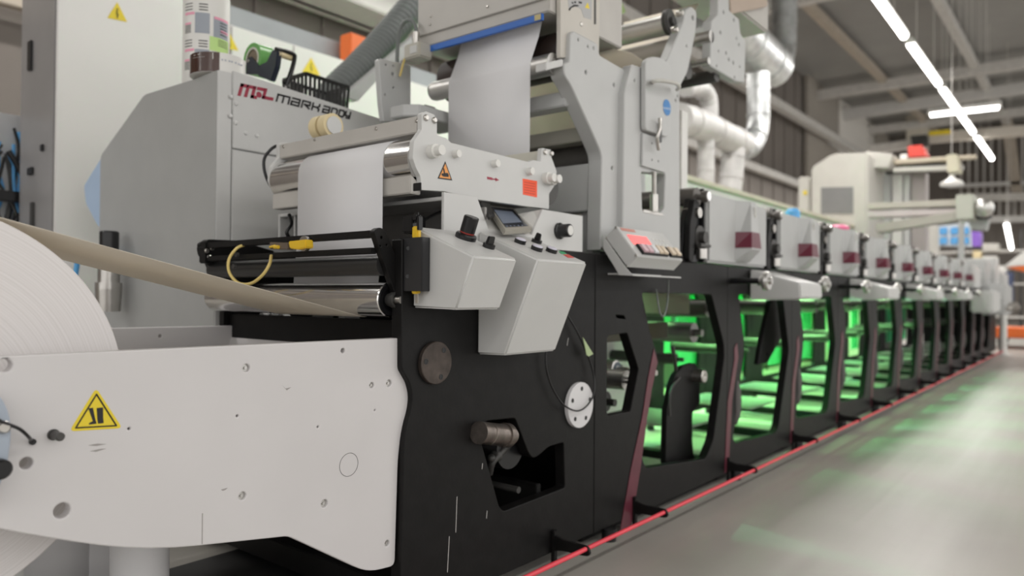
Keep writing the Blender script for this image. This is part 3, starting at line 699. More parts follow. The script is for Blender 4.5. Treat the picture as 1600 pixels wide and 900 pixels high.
# ================================================================== NIP ROLLER UNIT
nu = thing('nip_roller_unit', (1.95, .42, 1.31), 'light grey nip roller unit with crush warning and orange-red note on its side plate', 'roller unit')
NY = .045; NF = .80
so = [(659, 177), (666, 174), (679, 179), (683, 192), (683, 211), (698, 216), (705, 223), (826, 253), (833, 250), (845, 252), (847, 231), (861, 234), (862, 246), (870, 268), (866, 291), (858, 303), (858, 327), (747, 312), (694, 299), (659, 297), (657, 276), (650, 262), (645, 247), (647, 220), (659, 203)]
so2 = rnd(xz(so, NY), .004, 3)
MB().slab('Y', NY, .02, so2, (), .0015).build('side_plate', LGREY, nu)
MB().slab('Y', NF, .02, so2, (), .0015).build('side_plate', LGREY, nu)
a = P(659, 177, Y=NY); 
def ybar(x0, x1, z0, z1, m, name='crossbar', bev=.003, y0=NY+.02, y1=NF): return MB().box(x0, y0, z0, x1, y1, z1, bev).build(name, m, nu)
k4 = ybar(a.x+.002, a.x+.05, 1.504, a.z-.004, SATIN if 0 else BEIGE)
each('screw', STEEL, k4, [screwf(P(x, y, X=a.x+.002), .006, .004, 'X') for x, y in ((651, 189), (588, 201), (492, 218), (443, 229))])
b = P(650, 300, Y=NY)
ybar(b.x-.005, b.x+.04, 1.312, 1.368, BEIGE)
mb = MB(); c = P(652, 292, X=b.x-.006); mb.box(c.x-.002, c.y-.017, c.z-.012, c.x+.002, c.y+.017, c.z+.012, .001); mb.build('slot_cover', BLK, nu)
ybar(2.24, 2.27, 1.50, P(845, 232, Y=NY).z, mat('cream_bar', (.62, .6, .52), .4))
MB().lathe((NR.x, NY+.02, NR.z), (NR.x, NF, NR.z), [(0, 0), (0, NRr), (NF-NY-.02, NRr), (NF-NY-.02, 0)], 56).build('nip_roller', CHROME, nu)
MB().cyl((2.28, NY+.02, 1.42), (2.28, NF, 1.42), .075, n=40).build('nip_roller', DARK, nu)
MB().cyl((1.9, NY+.02, 1.41), (1.9, NF, 1.41), .04, n=28).build('nip_roller', DARK, nu)
def boss(px, py, rpx, h, m=WPLAS, name='bushing', par=nu, knob=False):
    p = P(px, py, Y=NY); r = rpx*(p-CAM).dot(FW)/FPX
    pr = [(0, r), (h*.5, r), (h*.55, r*.72), (h, r*.72), (h, 0)] if knob else [(0, r*1.05), (h*.3, r), (h, r*.95), (h, 0)]
    MB().lathe(p, p+Vector((0, -h, 0)), pr, 18).build(name, m, par)
boss(673, 237, 11, .05, knob=True); boss(710, 241, 6, .022); boss(771, 256, 6, .022); boss(825, 268, 6, .022)
boss(851, 279, 9, .045, knob=True); boss(858, 281, 9, .05, knob=True)
each('bolt', STEEL, nu, [screwf(P(x, y, Y=NY), .010, .008) for x, y in ((665, 184), (678, 188), (851, 238), (861, 240))])
ws = sticker([(695.5, 252), (683.5, 279), (706.5, 282)], NY, INK, nu, 'crush_warning_sticker'); ws['label'] = 'orange triangle with crushed hand pictogram'
MB().prism([(x, NY-.0008, z) for x, z in xz([(695.5, 256), (686, 277.5), (704, 279.7)], NY)], (0, -.0005, 0)).build('orange_field', ORG, ws)
mb = MB()
for a in (((692, 263), (694, 263), (695.5, 271), (693.5, 271)), ((690, 271), (699, 270), (701, 273), (701, 276.5), (693, 276), (690, 274))):
    ink(mb, a, NY-.0013)
mb.build('pictogram', INK, ws)
mb = MB()
for a in (((761, 276), (769, 277.5), (769, 281.5), (761, 280)), ((769, 278.5), (775, 279.5), (775, 281.5), (769, 280.8)), ((774, 277.5), (780, 281.5), (774, 283.5))): ink(mb, a, NY)
mb.build('arrow_mark', LOGOR, nu)
ns = sticker([(816.5, 279), (839, 283), (839, 308.5), (817, 304)], NY, REDO, nu, 'orange_red_note'); ns['label'] = 'orange-red printed note'
mb = MB()
for j in range(5): ink(mb, ((819, 284+j*4), (836, 287+j*4), (836, 288+j*4), (819, 285+j*4)), NY-.0008, .0003)
mb.build('printed_text', mat('dark_red_ink', (.5, .04, .02), .5), ns)
tag(MB().tube([P(440, 225, Y=.85), P(425, 232, Y=.85), P(413, 248, Y=.87), P(414, 270, Y=.87), P(424, 292, Y=.86), P(440, 302, Y=.85)], .006, 8).build('black_cable', BLK), 'black cable looping at the far end of the nip unit', 'cable')
# cream tape rolls standing behind the nip crossbar
for i, (px, r_w) in enumerate(((512, 0), (531, .045))):
    c = P(512, 196, Y=.86); t = thing('masking_tape_roll', (c.x+.03, .83+r_w, a_z if False else c.z-.05), ('cream masking tape roll with grey hub on top of the nip unit', 'second cream masking tape roll behind the hubbed one')[i], 'tape roll')
    xx = 1.72; c = P(516, 197, X=1.72)
    MB().lathe((c.x, c.y-.02+r_w*1.2, c.z), (c.x, c.y+.03+r_w*1.2, c.z), [(0, .03), (0, .045), (.04, .045), (.04, .03), (0, .03)], 36).build('tape', CREAM, t)
    MB().lathe((c.x, c.y-.026+r_w*1.2, c.z), (c.x, c.y+.03+r_w*1.2, c.z), [(0, 0), (0, .033), (.03, .033)], 28).build('hub', LGREY, t)

# ================================================================== CONTROL HOUSING under the nip unit
hu = thing('control_housing', (2.0, .45, TOP), 'light grey housing under the nip unit with tilted touch display', 'control housing')
HX0, HX1, HY1 = 1.66, 2.43, .88; HZ1 = 1.308; HZ0 = TOP+.001
fo = xz([(694, 300), (745, 307), (763, 358), (831, 367), (848, 327), (883, 333)], 0)
fo = fo+[(2.43, fo[-1][1]), (2.43, HZ0), (fo[0][0], HZ0)]
del fo[5]
MB().slab('Y', .0, .012, fo, (), .002).build('front_plate', LGREY, hu)
MB().box(1.655, .012, HZ1-.012, 1.83, HY1, HZ1, .002).build('top_plate', LGREY, hu)
MB().box(1.84, .16, HZ1-.012, 2.43, HY1, HZ1, .002).build('top_plate', LGREY, hu)
MB().box(1.655, HY1, HZ0, 2.43, HY1+.012, HZ1, .002).build('rear_plate', LGREY, hu)
MB().box(1.86, .015, HZ0, 1.87, HY1, HZ1-.013).build('inner_wall', mat('inner_grey', (.30, .29, .28), .5), hu)
MB().box(1.655, .78, HZ0, 1.86, .79, HZ1-.013).build('divider', LGREY, hu)
MB().box(2.42, .012, HZ0, 2.43, HY1, HZ1, .002).build('end_plate', LGREY, hu)
# display recess
A, B = P(763, 358, Y=.002), P(831, 367, Y=.002); C_, D_ = Vector((B.x+.07, .17, HZ1-.005)), Vector((A.x-.04, .17, HZ1-.005))
MB().prism([A, B, C_, D_], (0, .012, -.03)).build('recess_floor', WPLAS, hu)
E_, F_ = P(745, 307, Y=.002), P(848, 327, Y=.002)
MB().prism([A, D_, E_], (-.004, 0, 0)).build('recess_side', LGREY, hu); MB().prism([B, C_, F_], (.004, 0, 0)).build('recess_side', WPLAS, hu)
n_r = (B-A).cross(D_-A).normalized(); n_r = n_r if n_r.z > 0 else -n_r
s0 = A+n_r*.028
sq = [PN(x, y, s0, n_r) for x, y in ((789, 360), (831, 357), (803, 325), (763, 321))]
dsp = MB().prism([p-n_r*.018 for p in sq], n_r*.018, .003).build('display_bezel', mat('display_bezel', (.40, .38, .33), .4), hu)
sq2 = [PN(x, y, s0+n_r*.001, n_r) for x, y in ((790, 355), (825, 353), (801, 327), (767, 323))]
MB().prism(sq2, n_r*.001).build('screen', mat('dark_screen', (.05, .055, .07), .12), dsp)
mid = [PN(x, y, s0+n_r*.0022, n_r) for x, y in ((786, 349), (815, 347), (800, 331), (772, 328))]
MB().prism(mid, n_r*.0006).build('lit_window', SCRN, dsp)
mb = MB()
for i in range(6):
    c = PN(792+i*6, 353.5-i*.3, s0+n_r*.002, n_r); mb.cyl(c, c+n_r*.001, .0035, n=8)
mb.build('keys', mat('key_blue_grey', (.25, .3, .4), .4), dsp)
MB().prism([PN(x, y, s0+n_r*.004, n_r) for x, y in ((750, 320), (764, 322), (772, 340), (763, 345))], n_r*.012, .002).build('black_clamp', BLK, hu)
c = P(873, 361, Y=0); MB().lathe(c, c+Vector((0, -.07, 0)), [(0, .031), (.008, .031), (.012, .025), (.050, .025), (.053, .022), (.053, 0)], 32).build('dial_knob', BLK, hu)
MB().cyl(c+Vector((0, -.0532, 0)), c+Vector((0, -.055, 0)), .018, n=28).build('dial_cap', WPLAS, hu)
mb = MB(); mb.tube([P(690, 330, Y=.2), P(673, 338, Y=.14), P(660, 345, Y=.1), P(652, 348, Y=.06)], .006, 8); mb.build('cable', BLK, hu)
mb = MB(); c = P(647, 350, Y=.1); mb.box(c.x-.025, .07, c.z-.03, c.x+.025, .13, c.z+.025, .005); mb.build('connector', BLK, hu)
each('cable', BLK, hu, [lambda b_: b_.tube([P(452, 335, Y=.78), P(455, 350, Y=.76), P(448, 362, Y=.76), P(452, 372, Y=.76)], .007, 8)])

# ================================================================== CONTROL BOXES on the front
cbx = thing('control_box', (1.62, -.1, .96), 'smaller light grey slant-fronted control box with black emergency knob', 'control box')
BX0, BX1 = 1.52, 1.715
pr = [(-.001, .963), (-.175, .959), (-.243, 1.108), (-.001, 1.204)]
MB().prism([(BX0, y, z) for y, z in pr], (BX1-BX0, 0, 0), .006, 3).build('enclosure', LGREY, cbx)
nt_ = Vector((0, -(1.204-1.108), .242)).normalized(); st = Vector((0, -.001, 1.204))
def onTop(px, py, h=0): return PN(px, py, st+nt_*h, nt_)
c = onTop(727, 373)
ek = MB().lathe(c, c+nt_, [(0, .033), (.012, .033), (.016, .030), (.018, .024), (.018, 0)], 32).build('knob_base', BLK, cbx)
MB().lathe(c+nt_*.018, c+nt_*2, [(0, .0225), (.004, .0225)], 32).build('red_ring', mat('dull_red', (.35, .03, .02), .4), ek)
MB().lathe(c+nt_*.022, c+nt_*2, [(0, .0235), (.046, .0235), (.049, .021), (.049, 0)], 32).build('knob', BLK, ek)
c = onTop(763, 387)
kn = MB().lathe(c, c+nt_, [(0, .019), (.012, .019), (.013, .017), (.013, 0)], 28).build('selector_base', BLK, cbx)
q = Vector((1, 0, 0)); s2 = nt_.cross(q)
MB().hexa([c+nt_*.013+q*a+s2*b for a, b in ((-.016, -.005), (.016, -.005), (.016, .005), (-.016, .005))]+[c+nt_*.036+q*a+s2*b for a, b in ((-.014, -.004), (.014, -.004), (.014, .004), (-.014, .004))], .002).build('selector_grip', BLK, kn)
mb = MB()
for x, y, s in ((728, 455, 2), (757, 433, 1.5), (755, 458, 1), (700, 431, 3), (745, 412, 1.5)): 
    p = PN(x, y, (0, -.175, .959), (0, -.149, .068)) if x > 720 else P(x, y, X=BX0)
tl_ = None
cbl = thing('control_box', (1.95, -.1, .81), 'larger light grey control box, deeper and lower, with white push buttons', 'control box')
LX0, LX1 = 1.81, 2.085
prL = [(-.001, .809), (-.118, .811), (-.247, 1.112), (-.001, 1.21)]
MB().prism([(LX0, y, z) for y, z in prL], (LX1-LX0, 0, 0), .006, 3).build('enclosure', LGREY, cbl)
nt2 = Vector((0, -(1.21-1.112), .246)).normalized(); st2 = Vector((0, -.001, 1.21))
def onTop2(px, py): return PN(px, py, st2, nt2)
for px, py in ((812, 380), (838, 391), (861, 394)):
    c = onTop2(px, py); k5 = MB().lathe(c, c+nt2, [(0, .0195), (.013, .0195), (.013, 0)], 28).build('button_ring', BLK, cbl)
    MB().lathe(c+nt2*.0131, c+nt2*2, [(0, .0175), (.003, .017), (.005, .012), (.005, 0)], 28).build('button_cap', mat('lilac_white_button', (.72, .70, .80), .3), k5)
c = onTop2(838, 379); k5 = MB().lathe(c, c+nt2, [(0, .0185), (.011, .0185), (.011, 0)], 24).build('selector_base', BLK, cbl)
MB().hexa([c+nt2*.011+q*a+s2*b for a, b in ((-.006, -.012), (.006, -.012), (.006, .012), (-.006, .012))]+[c+nt2*.034+q*a+s2*b for a, b in ((-.005, -.009), (.005, -.009), (.005, .009), (-.005, .009))], .002).build('selector_grip', BLK, k5)
for (qq, m) in ((((873, 393), (881, 394), (885, 397), (877, 397)), mat('green_legend', (.02, .4, .15), .4)), (((880, 398), (888, 398), (897, 403), (888, 403)), RED)):
    MB().prism([onTop2(x, y) for x, y in qq], nt2*.0015).build('legend_plate', m, cbl)
# lead with a green tape flag hanging out of the box
tag(MB().tube([P(886, 492, Y=-.01), P(900, 515, Y=-.02), P(914, 545, Y=-.02), P(925, 575, Y=-.02), P(929, 600, Y=-.025), P(926, 620, Y=-.03), P(915, 636, Y=-.035), P(900, 642, Y=-.035), P(880, 632, Y=-.03), P(865, 610, Y=-.02), P(857, 590, Y=-.02), P(853, 570, Y=-.02), P(853, 550, Y=-.02)], .0035, 8).build('black_cable', BLK),
    'thin black cable hanging in a loop below the larger control box', 'cable')
tag(MB().prism([P(911, 527, Y=-.03), P(927, 553, Y=-.03), P(920, 557, Y=-.03), P(917, 555, Y=-.03)], (0, .003, 0)).build('tape_flag', GTAPE), 'pale green tape flag stuck round the thin black cable', 'tape')

# knife holder and knife
kh = thing('knife_holder', (1.49, -.05, 1.0), 'black box holder screwed beside the smaller control box', 'knife holder')
hp = [P(x, y, X=1.505) for x, y in ((632, 373), (667, 377), (664, 455), (631, 453))]
hy = (hp[0].y, hp[1].y)
hz0, hz1 = hp[2].z, hp[0].z; ya, yb = min(hy), max(hy)
mb = MB(); t_ = .005
mb.box(1.485, ya, hz0, 1.489, yb, hz1, .001); mb.box(1.514, ya, hz0, 1.518, yb, hz1, .001); mb.box(1.489, ya, hz0, 1.514, ya+t_, hz1); mb.box(1.489, yb-t_, hz0, 1.514, yb, hz1)
mb.build('sleeve', mat('black_holder', (.022, .022, .024), .4), kh)
each('screw', BLK, kh, [lambda b_, xy=xy: b_.cyl(P(*xy, X=1.485), P(*xy, X=1.483), .006, n=14) for xy in ((638, 388), (637, 432))])
kf = thing('utility_knife', (1.50, -.05, 1.0), 'yellow and black snap-off utility knife standing in the black holder', 'utility knife')
c = P(651, 360, X=1.5)
mb = MB(); mb.box(1.492, c.y-.0125, hz0-.008, 1.508, c.y+.0125, c.z+.012, .003); mb.build('yellow_grip', YPL, kf)
mb = MB(); mb.box(1.4905, c.y-.017, c.z+.0, 1.5095, c.y-.009, c.z+.04, .002); mb.box(1.4905, c.y+.009, c.z+.0, 1.5095, c.y+.017, c.z+.04, .002); mb.box(1.4905, c.y-.015, c.z+.022, 1.5095, c.y+.015, c.z+.052, .008); mb.build('black_cap', BLK, kf)
mb = MB(); mb.box(1.498, c.y-.010, hz0-.035, 1.502, c.y+.003, hz0+.03, .001); mb.build('blade', STEEL, kf)
# ================================================================== CORONA TREATER (top centre)
tu = thing('treater_unit', (2.45, .42, 1.85), 'beige grey treater housing with blue strip above the wide hanging web', 'treater')
TX = 2.30
a = P(675, 76, X=TX); b = P(874, 15, X=TX)
z0 = a.z-.004
MB().box(TX, .075, z0+.02, 2.85, .80, 2.62, .004).build('housing', BEIGE, tu)
MB().box(TX-.012, .09, P(700, 45, X=TX).z, TX-.0005, .79, 2.6, .002).build('access_panel', mat('beige_panel', (.52, .50, .47), .4, bump=.1), tu)
MB().box(TX-.014, a.y*0+.10, z0-.012, TX-.001, .745, z0+.014, .001).build('blue_strip', BLUE, tu)
each('strip_end_plate', mat('brass_end', (.5, .42, .2), .4), tu, [lambda b_, y=y: b_.box(TX-.016, y, z0-.010, TX-.0145, y+.03, z0+.012) for y in (.105, .71)])
each('screw', STEEL, tu, [screwf(P(x, y, X=TX-.013), .006, .004, 'X') for x, y in ((673, 25), (672, 38), (762, 10))])
mb = MB(); tw = (TX+.19, z0-.09); mb.lathe((tw[0], .075, tw[1]), (tw[0], .78, tw[1]), [(0, 0), (0, .095), (.10, .095), (.102, .09), (.108, .09), (.11, .095), (.66, .095), (.70, .095), (.70, 0)], 48)
mb.build('treater_drum', BROWN, tu)
MB().lathe((TI.x, .06, TI.z), (TI.x, .74, TI.z), [(0, .015), (.018, .015), (.018, TIr), (.66, TIr), (.675, TIr*.9), (.68, TIr*.5), (.68, 0)], 36).build('idler_roller', SATIN, tu)
# near plate beside the blue strip, far plate
npo = xz([(876, -40), (938, -40), (936, 86), (934, 68), (902, 50), (897, 52), (890, 62), (887, 70), (882, 90), (875, 88)], .035)
MB().slab('Y', .05, .02, rnd([(p[0], p[1]) for p in xz([(876, -60), (938, -60), (936, 90), (876, 90)], .05)], .004), (), .002).build('side_plate', mat('cream_plate', (.55, .52, .47), .4), tu)
dp = sticker([(886, -8), (925, -8), (924, 31), (912, 27), (908, 14), (899, 10), (893, 11), (889, 15)], .05, mat('plate_sticker', (.42, .42, .42), .4), tu, 'dial_sticker')
mb = MB(); 
for a_ in (((888, 15), (891, 11), (897, 7), (904, 8), (904, 10), (897, 10.5), (893, 12.5), (890, 17)), ): ink(mb, a_, .0492)
for a_ in (((893, 3), (895, 3), (896, 6), (894, 6)), ((897, 2), (900, 2), (900, 5), (897, 5)), ((904, 2), (909, 3), (909, 6), (904, 5))): ink(mb, a_, .0492)
mb.build('printed_marks', INK, dp)
MB().prism([(x, .0492, z) for x, z in xz([(918, 4), (913.5, 12), (921, 14)], .05)], (0, -.0006, 0)).build('warning_triangle', YEL, dp)
each('slot', DARK, tu, [lambda b_: b_.prism([(x, .0485, z) for x, z in xz([(928, -10), (931, -10), (931, 38), (928, 38)], .05)], (0, .001, 0))])
each('screw', STEEL, tu, [screwf(P(908, 38, Y=.05), .009, .003)])
# sensor block hanging at the left end + its cable
sb = thing('sensor_block', (2.28, .85, 1.9), 'small beige sensor block with cable at the left end of the blue strip', 'sensor')
c = P(657, 82, X=2.27); MB().box(2.22, c.y-.045, c.z-.035, 2.30, c.y+.055, c.z+.03, .006).build('sensor_body', mat('sensor_beige', (.5, .48, .42), .45), sb)
MB().box(2.217, c.y-.03, c.z-.018, 2.2195, c.y+.012, c.z+.015).build('name_plate', LGREY, sb)
MB().tube([(2.26, c.y+.02, c.z+.03), (2.26, c.y+.02, c.z+.11), (2.26, c.y+.05, c.z+.15), (2.26, c.y+.10, c.z+.15), (2.26, c.y+.13, c.z+.1), (2.27, c.y+.15, c.z-.03), (2.3, c.y+.16, c.z-.12)], .009, 8).build('cable', HOSE, sb)
MB().tube([(2.25, c.y+.05, c.z+.02), (2.25, c.y+.08, c.z-.02), (2.25, c.y+.11, c.z-.09)], .005, 8).build('cable', YCAB, sb)
MB().cyl((2.26, c.y+.02, c.z+.025), (2.26, c.y+.02, c.z+.09), .016, n=14).build('gland', STEEL, sb)
# carrier: left plate with shelf, crossbeams and dark rollers under the treater
cr = thing('treater_carrier', (2.7, .45, TOP), 'grey carrier frame of drilled plates, crossbeams and dark rollers carrying the treater', 'machine frame')
lp_ = rnd(xz([(592, 92), (601, 92), (642, 102), (642, 190), (600, 190), (596, 160)], .88), .01)
hl = [circ(P(x, y, Y=.88).x, P(x, y, Y=.88).z, r, 14) for x, y, r in ((603, 101, .005), (615, 103, .005), (614, 116, .009), (615, 137, .005), (602, 148, .005))]
MB().slab('Y', .88, .03, lp_, hl, .003).build('left_plate', GREY, cr)
c0 = P(618, 142, X=2.15)
MB().prism([(2.12, c0.y, 1.80), (2.12, c0.y-.08, 1.80), (2.16, c0.y-.14, 1.80), (2.45, c0.y-.14, 1.80), (2.45, c0.y, 1.80)], (0, 0, -.05), .004).build('shelf', GREY, cr)
MB().box(2.42, .08, 1.76, 2.50, .86, 1.82, .004).build('crossbeam', GREY, cr)
MB().box(2.62, .08, 1.66, 2.72, 1.0, 1.72, .004).build('crossbeam', mat('cream_beam', (.5, .48, .42), .4), cr)
MB().cyl((2.75, .06, 1.60), (2.75, 1.02, 1.60), .075, n=40).build('roller', ANIL, cr)
MB().box(2.62, .07, 1.36, 2.66, 1.02, 1.56, .004).build('crossbeam', GREY, cr)
MB().box(2.66, .10, TOP+.001, 2.72, .16, 1.36, .004).build('post', GREY, cr); MB().box(2.45, .9, TOP+.001, 2.52, .98, 1.9, .004).build('post', GREY, cr)
MB().cyl((2.7, .17, 1.28), (2.7, 1.02, 1.28), .065, n=40).build('roller', DARK, cr)

# two uprights
up = thing('upright_plate', (2.7, .05, TOP), 'tall light grey kinked upright plate right of the nip unit', 'upright plate', None)
UY = .03
uo = rnd(xz([(881, 99), (890, 96), (892, 52), (897, 48), (934, 68), (937, 86), (975, 108), (979, 118), (975, 147), (972, 356), (972, 393), (938, 390), (941, 242), (925, 205), (892, 132), (882, 117)], UY), [.003, .003, .01, .01, .01, .01, .01, .01, .01, .001, .001, .001, .03, .01, .04, .02])
uh = [circ(P(x, y, Y=UY).x, P(x, y, Y=UY).z, .0075, 14) for x, y in ((916, 113), (960, 133), (957, 263))]+[circ(P(x, y, Y=UY).x, P(x, y, Y=UY).z, .0045, 10) for x, y in ((904, 62), (928, 75), (919, 73))]
MB().slab('Y', UY, .07, uo, uh, .006).build('plate', GREY, up)
ar2 = [P(x, y, Y=.03) for x, y in ((853, 98), (880, 92), (880, 103), (853, 110))]
MB().prism(ar2, (0, .05, 0), .003).build('side_bracket', LGREY, up)
vp = thing('handled_upright', (3.1, .02, TOP), 'tall grey upright with curved arm, slot, sliding plate and pull handle', 'upright plate')
VY = .0
vo = rnd(xz([(980, 127), (988, 100), (1006, 106), (1020, 98), (1041, 98), (1068, 34), (1071, 16), (1080, 9), (1089, 18), (1088, 46), (1075, 112), (1062, 137), (1063, 404), (973, 392), (976, 147)], VY), [.01, .015, .02, .02, .05, .03, .02, .02, .02, .04, .04, .03, .001, .001, .01])
slot = rnd(xz([(1002, 269), (1040, 272), (1038, 326), (1030, 335), (1004, 329)], VY), .012)
MB().slab('Y', VY, .05, vo, [slot, circ(P(1083, 28, Y=VY).x, P(1083, 28, Y=VY).z, .012, 16)]+[circ(P(x, y, Y=VY).x, P(x, y, Y=VY).z, .006, 12) for x, y in ((992, 126), (1059, 150), (1056, 157), (1073, 72))], .006).build('plate', GREY, vp)
so_ = rnd(xz([(1009, 95), (1019, 88), (1034, 90), (1048, 102), (1048, 208), (1042, 214), (1009, 203)], -.03), .02)
sl = MB().slab('Y', -.03, .025, so_, [], .004).build('sliding_plate', GREY, vp)
MB().tube([P(1021, 128, Y=-.032), P(1021, 127, Y=-.07), P(1034, 126, Y=-.085), P(1055, 130, Y=-.085), P(1061, 136, Y=-.07), P(1058, 140, Y=-.032)], .009, 12, 4).build('pull_handle', mat('cream_handle', (.55, .54, .50), .4), sl)
c = P(1042, 168, Y=-.031); bs = MB().cyl(c, c+Vector((0, -.001, 0)), .037, n=32).build('round_sticker', mat('round_blue', (.02, .20, .52), .4), sl); bs['label'] = 'round blue sticker with white lettering'
mb = MB()
for i in range(5): q = P(1036+i*2.6, 168.5+i*.4, Y=-.0322); mb.box(q.x-.0028, -.0326, q.z-.004, q.x+.0028, -.032, q.z+.004)
mb.build('white_lettering', WPLAS, bs)
lo = rnd(xz([(1005, 208), (1042, 219), (1040, 270), (1004, 259)], -.012), .004)
lw = MB().slab('Y', -.012, .011, lo, [circ(P(x, y, Y=-.012).x, P(x, y, Y=-.012).z, .005, 12) for x, y in ((1019, 224), (1019, 250), (1029, 252))], .002).build('lower_plate', GREY, vp)
mb = MB(); q = P(1031, 205, Y=-.035); mb.box(q.x-.012, -.04, q.z-.05, q.x+.012, -.03, q.z+.035, .002); mb.build('latch_slot', BLK, sl)
mb = MB(); mb.tube([P(1031, 185, Y=-.05), P(1031, 200, Y=-.055), P(1027, 215, Y=-.05), P(1029, 234, Y=-.04)], .009, 8); mb.build('toggle_lever', STEEL, vp)
mb = MB(); mb.cyl(P(1022, 268, Y=-.012), P(1022, 315, Y=.0), .011, n=12); mb.cyl(P(1022, 304, Y=.0), P(1022, 331, Y=.0), .019, n=16); mb.build('threaded_rod', STEEL, vp)
MB().box(P(1005, 325, Y=0).x, -.002, P(1010, 331, Y=0).z-.006, P(1036, 330, Y=0).x, .05, P(1010, 331, Y=0).z+.008, .002).build('slot_bracket', STEEL, vp)

MB().box(P(1065, 200, Y=.2).x, .2, TOP+.002, P(1075, 200, Y=.2).x, .26, 2.02, .003).build('rear_post', WPLAS, vp)
# red counter box
ct = thing('counter_box', (2.72, -.1, 1.09), 'tilted grey counter box with red display and small push buttons', 'counter box')
bp_ = [(942, 360), (972, 430), (1036, 437), (1054, 437), (1048, 428)]
A = P(945, 362, Y=-.01)
# front box: slanted face quad (965,352)-(1067,402)-(1042,430)... modelled as prism along X
CX0 = 2.585
pA, pB, pC, pD = [P(x, y, X=CX0) for x, y in ((962, 353), (996, 400), (980, 418), (946, 371))]
CX1 = (P(1067, 408, Y=pB.y).x+P(1036, 366, Y=pA.y).x)/2
MB().prism([pA, pB, pC, pD], (CX1-CX0, 0, 0), .003).build('enclosure', LGREY, ct)
nf = (pA-pB).cross(Vector((1, 0, 0))).normalized(); nf = nf if nf.y < 0 else -nf
def F(u, v, h=.0005): return pA+Vector((CX1-CX0, 0, 0))*u+(pB-pA)*v+nf*h      # u across, v down the face
def FQ(u0, u1, v0, v1, h=.0005, sk=0): return [F(u0, v0, h), F(u1, v0, h), F(u1, v1, h), F(u0, v1, h)]
MB().prism(FQ(.10, .50, .27, .60), nf*.001).build('red_display', LEDR, ct)
MB().prism(FQ(.06, .34, .05, .14), nf*.001).build('red_title_strip', mat('salmon_strip', (.66, .30, .25), .5), ct)
for (ua, ub) in ((.12, .66), (.72, .98)):
    MB().hexa(FQ(ua, ub, .62, .94, .0006)+FQ(ua, ub, .62, .94, .012), .001).build('button_tray', BLK, ct)
for i, (u, m_) in enumerate(((.135, 'pinkish'), (.24, 'pinkish'), (.35, 'white'), (.455, 'cream'), (.56, 'cream'), (.735, 'cream'), (.86, 'cream'))):
    MB().hexa(FQ(u, u+.09, .64, .92, .012)+FQ(u+.005, u+.085, .66, .90, .020), .001).build('button', mat(m_+'_button', {'pinkish': (.62, .42, .46), 'white': (.7, .7, .72), 'cream': (.66, .55, .42)}[m_], .45), ct)
for i in range(4):
    for j in range(2): MB().prism(FQ(.60+i*.08, .645+i*.08, .30+j*.16, .36+j*.16), nf*.001).build('keypad_mark', WPLAS, ct)
bk0 = P(942, 370, X=CX0-.004)
b1, b2, b3 = P(941, 389, X=CX0-.004), P(968, 430, X=CX0-.004), P(989, 431, X=CX0-.004)
MB().prism([(CX0-.006, -.002, bk0.z+.004), (CX0-.006, -.002, b1.z), (CX0-.006, b2.y, b2.z), (CX0-.006, b3.y, b3.z), (CX0-.006, pC.y, pC.z-.004), (CX0-.006, pD.y+.001, pD.z-.002)], (.005, 0, 0), .001).build('mounting_bracket', LGREY, ct)
MB().prism([(CX0-.001, b2.y, b2.z), (CX0-.001, b3.y, b3.z+.0), (CX0-.001, b3.y, b3.z+.006), (CX0-.001, b2.y, b2.z+.006)], (CX1-CX0+.02, 0, 0), .002).build('mounting_shelf', LGREY, ct)
MB().box(CX0+.03, -.0+pC.y*.6, b2.z+.004, CX1-.03, -.001, b2.z+.010, .001).build('mounting_shelf', LGREY, ct)
each('screw', STEEL, ct, [screwf(p.lerp((pA+pC)/2, .08)+Vector((-.001, 0, 0)), .0055, .003, 'X') for p in (pA, pB, pC, pD)])
tag(MB().tube([P(1044, 437, Y=-.08), P(1044, 455, Y=-.06), P(1042, 478, Y=-.05), P(1037, 494, Y=-.05), P(1031, 488, Y=-.04), P(1027, 465, Y=-.03), P(1025, 452, Y=-.01)], .004, 8).build('black_cable', HOSE), 'grey cable loop hanging below the counter box', 'cable')

# ---- rollers and plates behind / above the uprights
tr = thing('turner_rollers', (3.4, .5, 1.95), 'long steel rollers and beams held high behind the curved arm and drilled plate', 'roller set')
def yr(px, py, Y0, Y1, r, m, name='roller'):
    c = P(px, py, Y=Y0); return MB().lathe((c.x, Y0, c.z), (c.x, Y1, c.z), [(0, 0), (0, r), (Y1-Y0, r), (Y1-Y0, 0)], 36).build(name, m, tr)
g_ = yr(1045, 38, .06, 1.05, .050, SATIN)
c = P(1048, 34, Y=.05); MB().lathe(c, c+Vector((0, -.02, 0)), [(-.02, .062), (0, .062), (0, .05), (.004, .05), (.004, .02), (.02, .02), (.02, 0)], 32).build('end_flange', DARK, tr)
yr(1068, 36, .052, .3, .014, STEEL, 'shaft'); 
yr(1058, 73, .055, 1.05, .045, mat('beige_beam', (.45, .42, .38), .45), 'beam')
yr(1112, 57, .0, 1.05, .032, SATIN); yr(1108, 95, .0, 1.05, .018, SATIN); yr(1120, 118, .03, 1.05, .035, DARK)
yr(1075, 108, .06, 1.05, .05, DARK)
each('arm_bolt', STEEL, tr, [screwf(P(x, y, Y=.0), .016, .03) for x, y in ((1058, 22), (1050, 48))])
pw2 = thing('paper_web', (3.3, .5, 1.9), 'cream web stretched across behind the uprights under the steel rollers', 'paper web')
q1, q2 = P(1003, 90, Y=.07), P(944, 104, Y=.9)
ribbon([Vector((2.80, 0, q1.z-.015)), Vector((2.95, 0, q1.z+.01)), Vector((3.12, 0, q1.z-.0)), Vector((3.2, 0, q1.z-.25))], .09, .85).build('web_span', PAPERB, pw2)
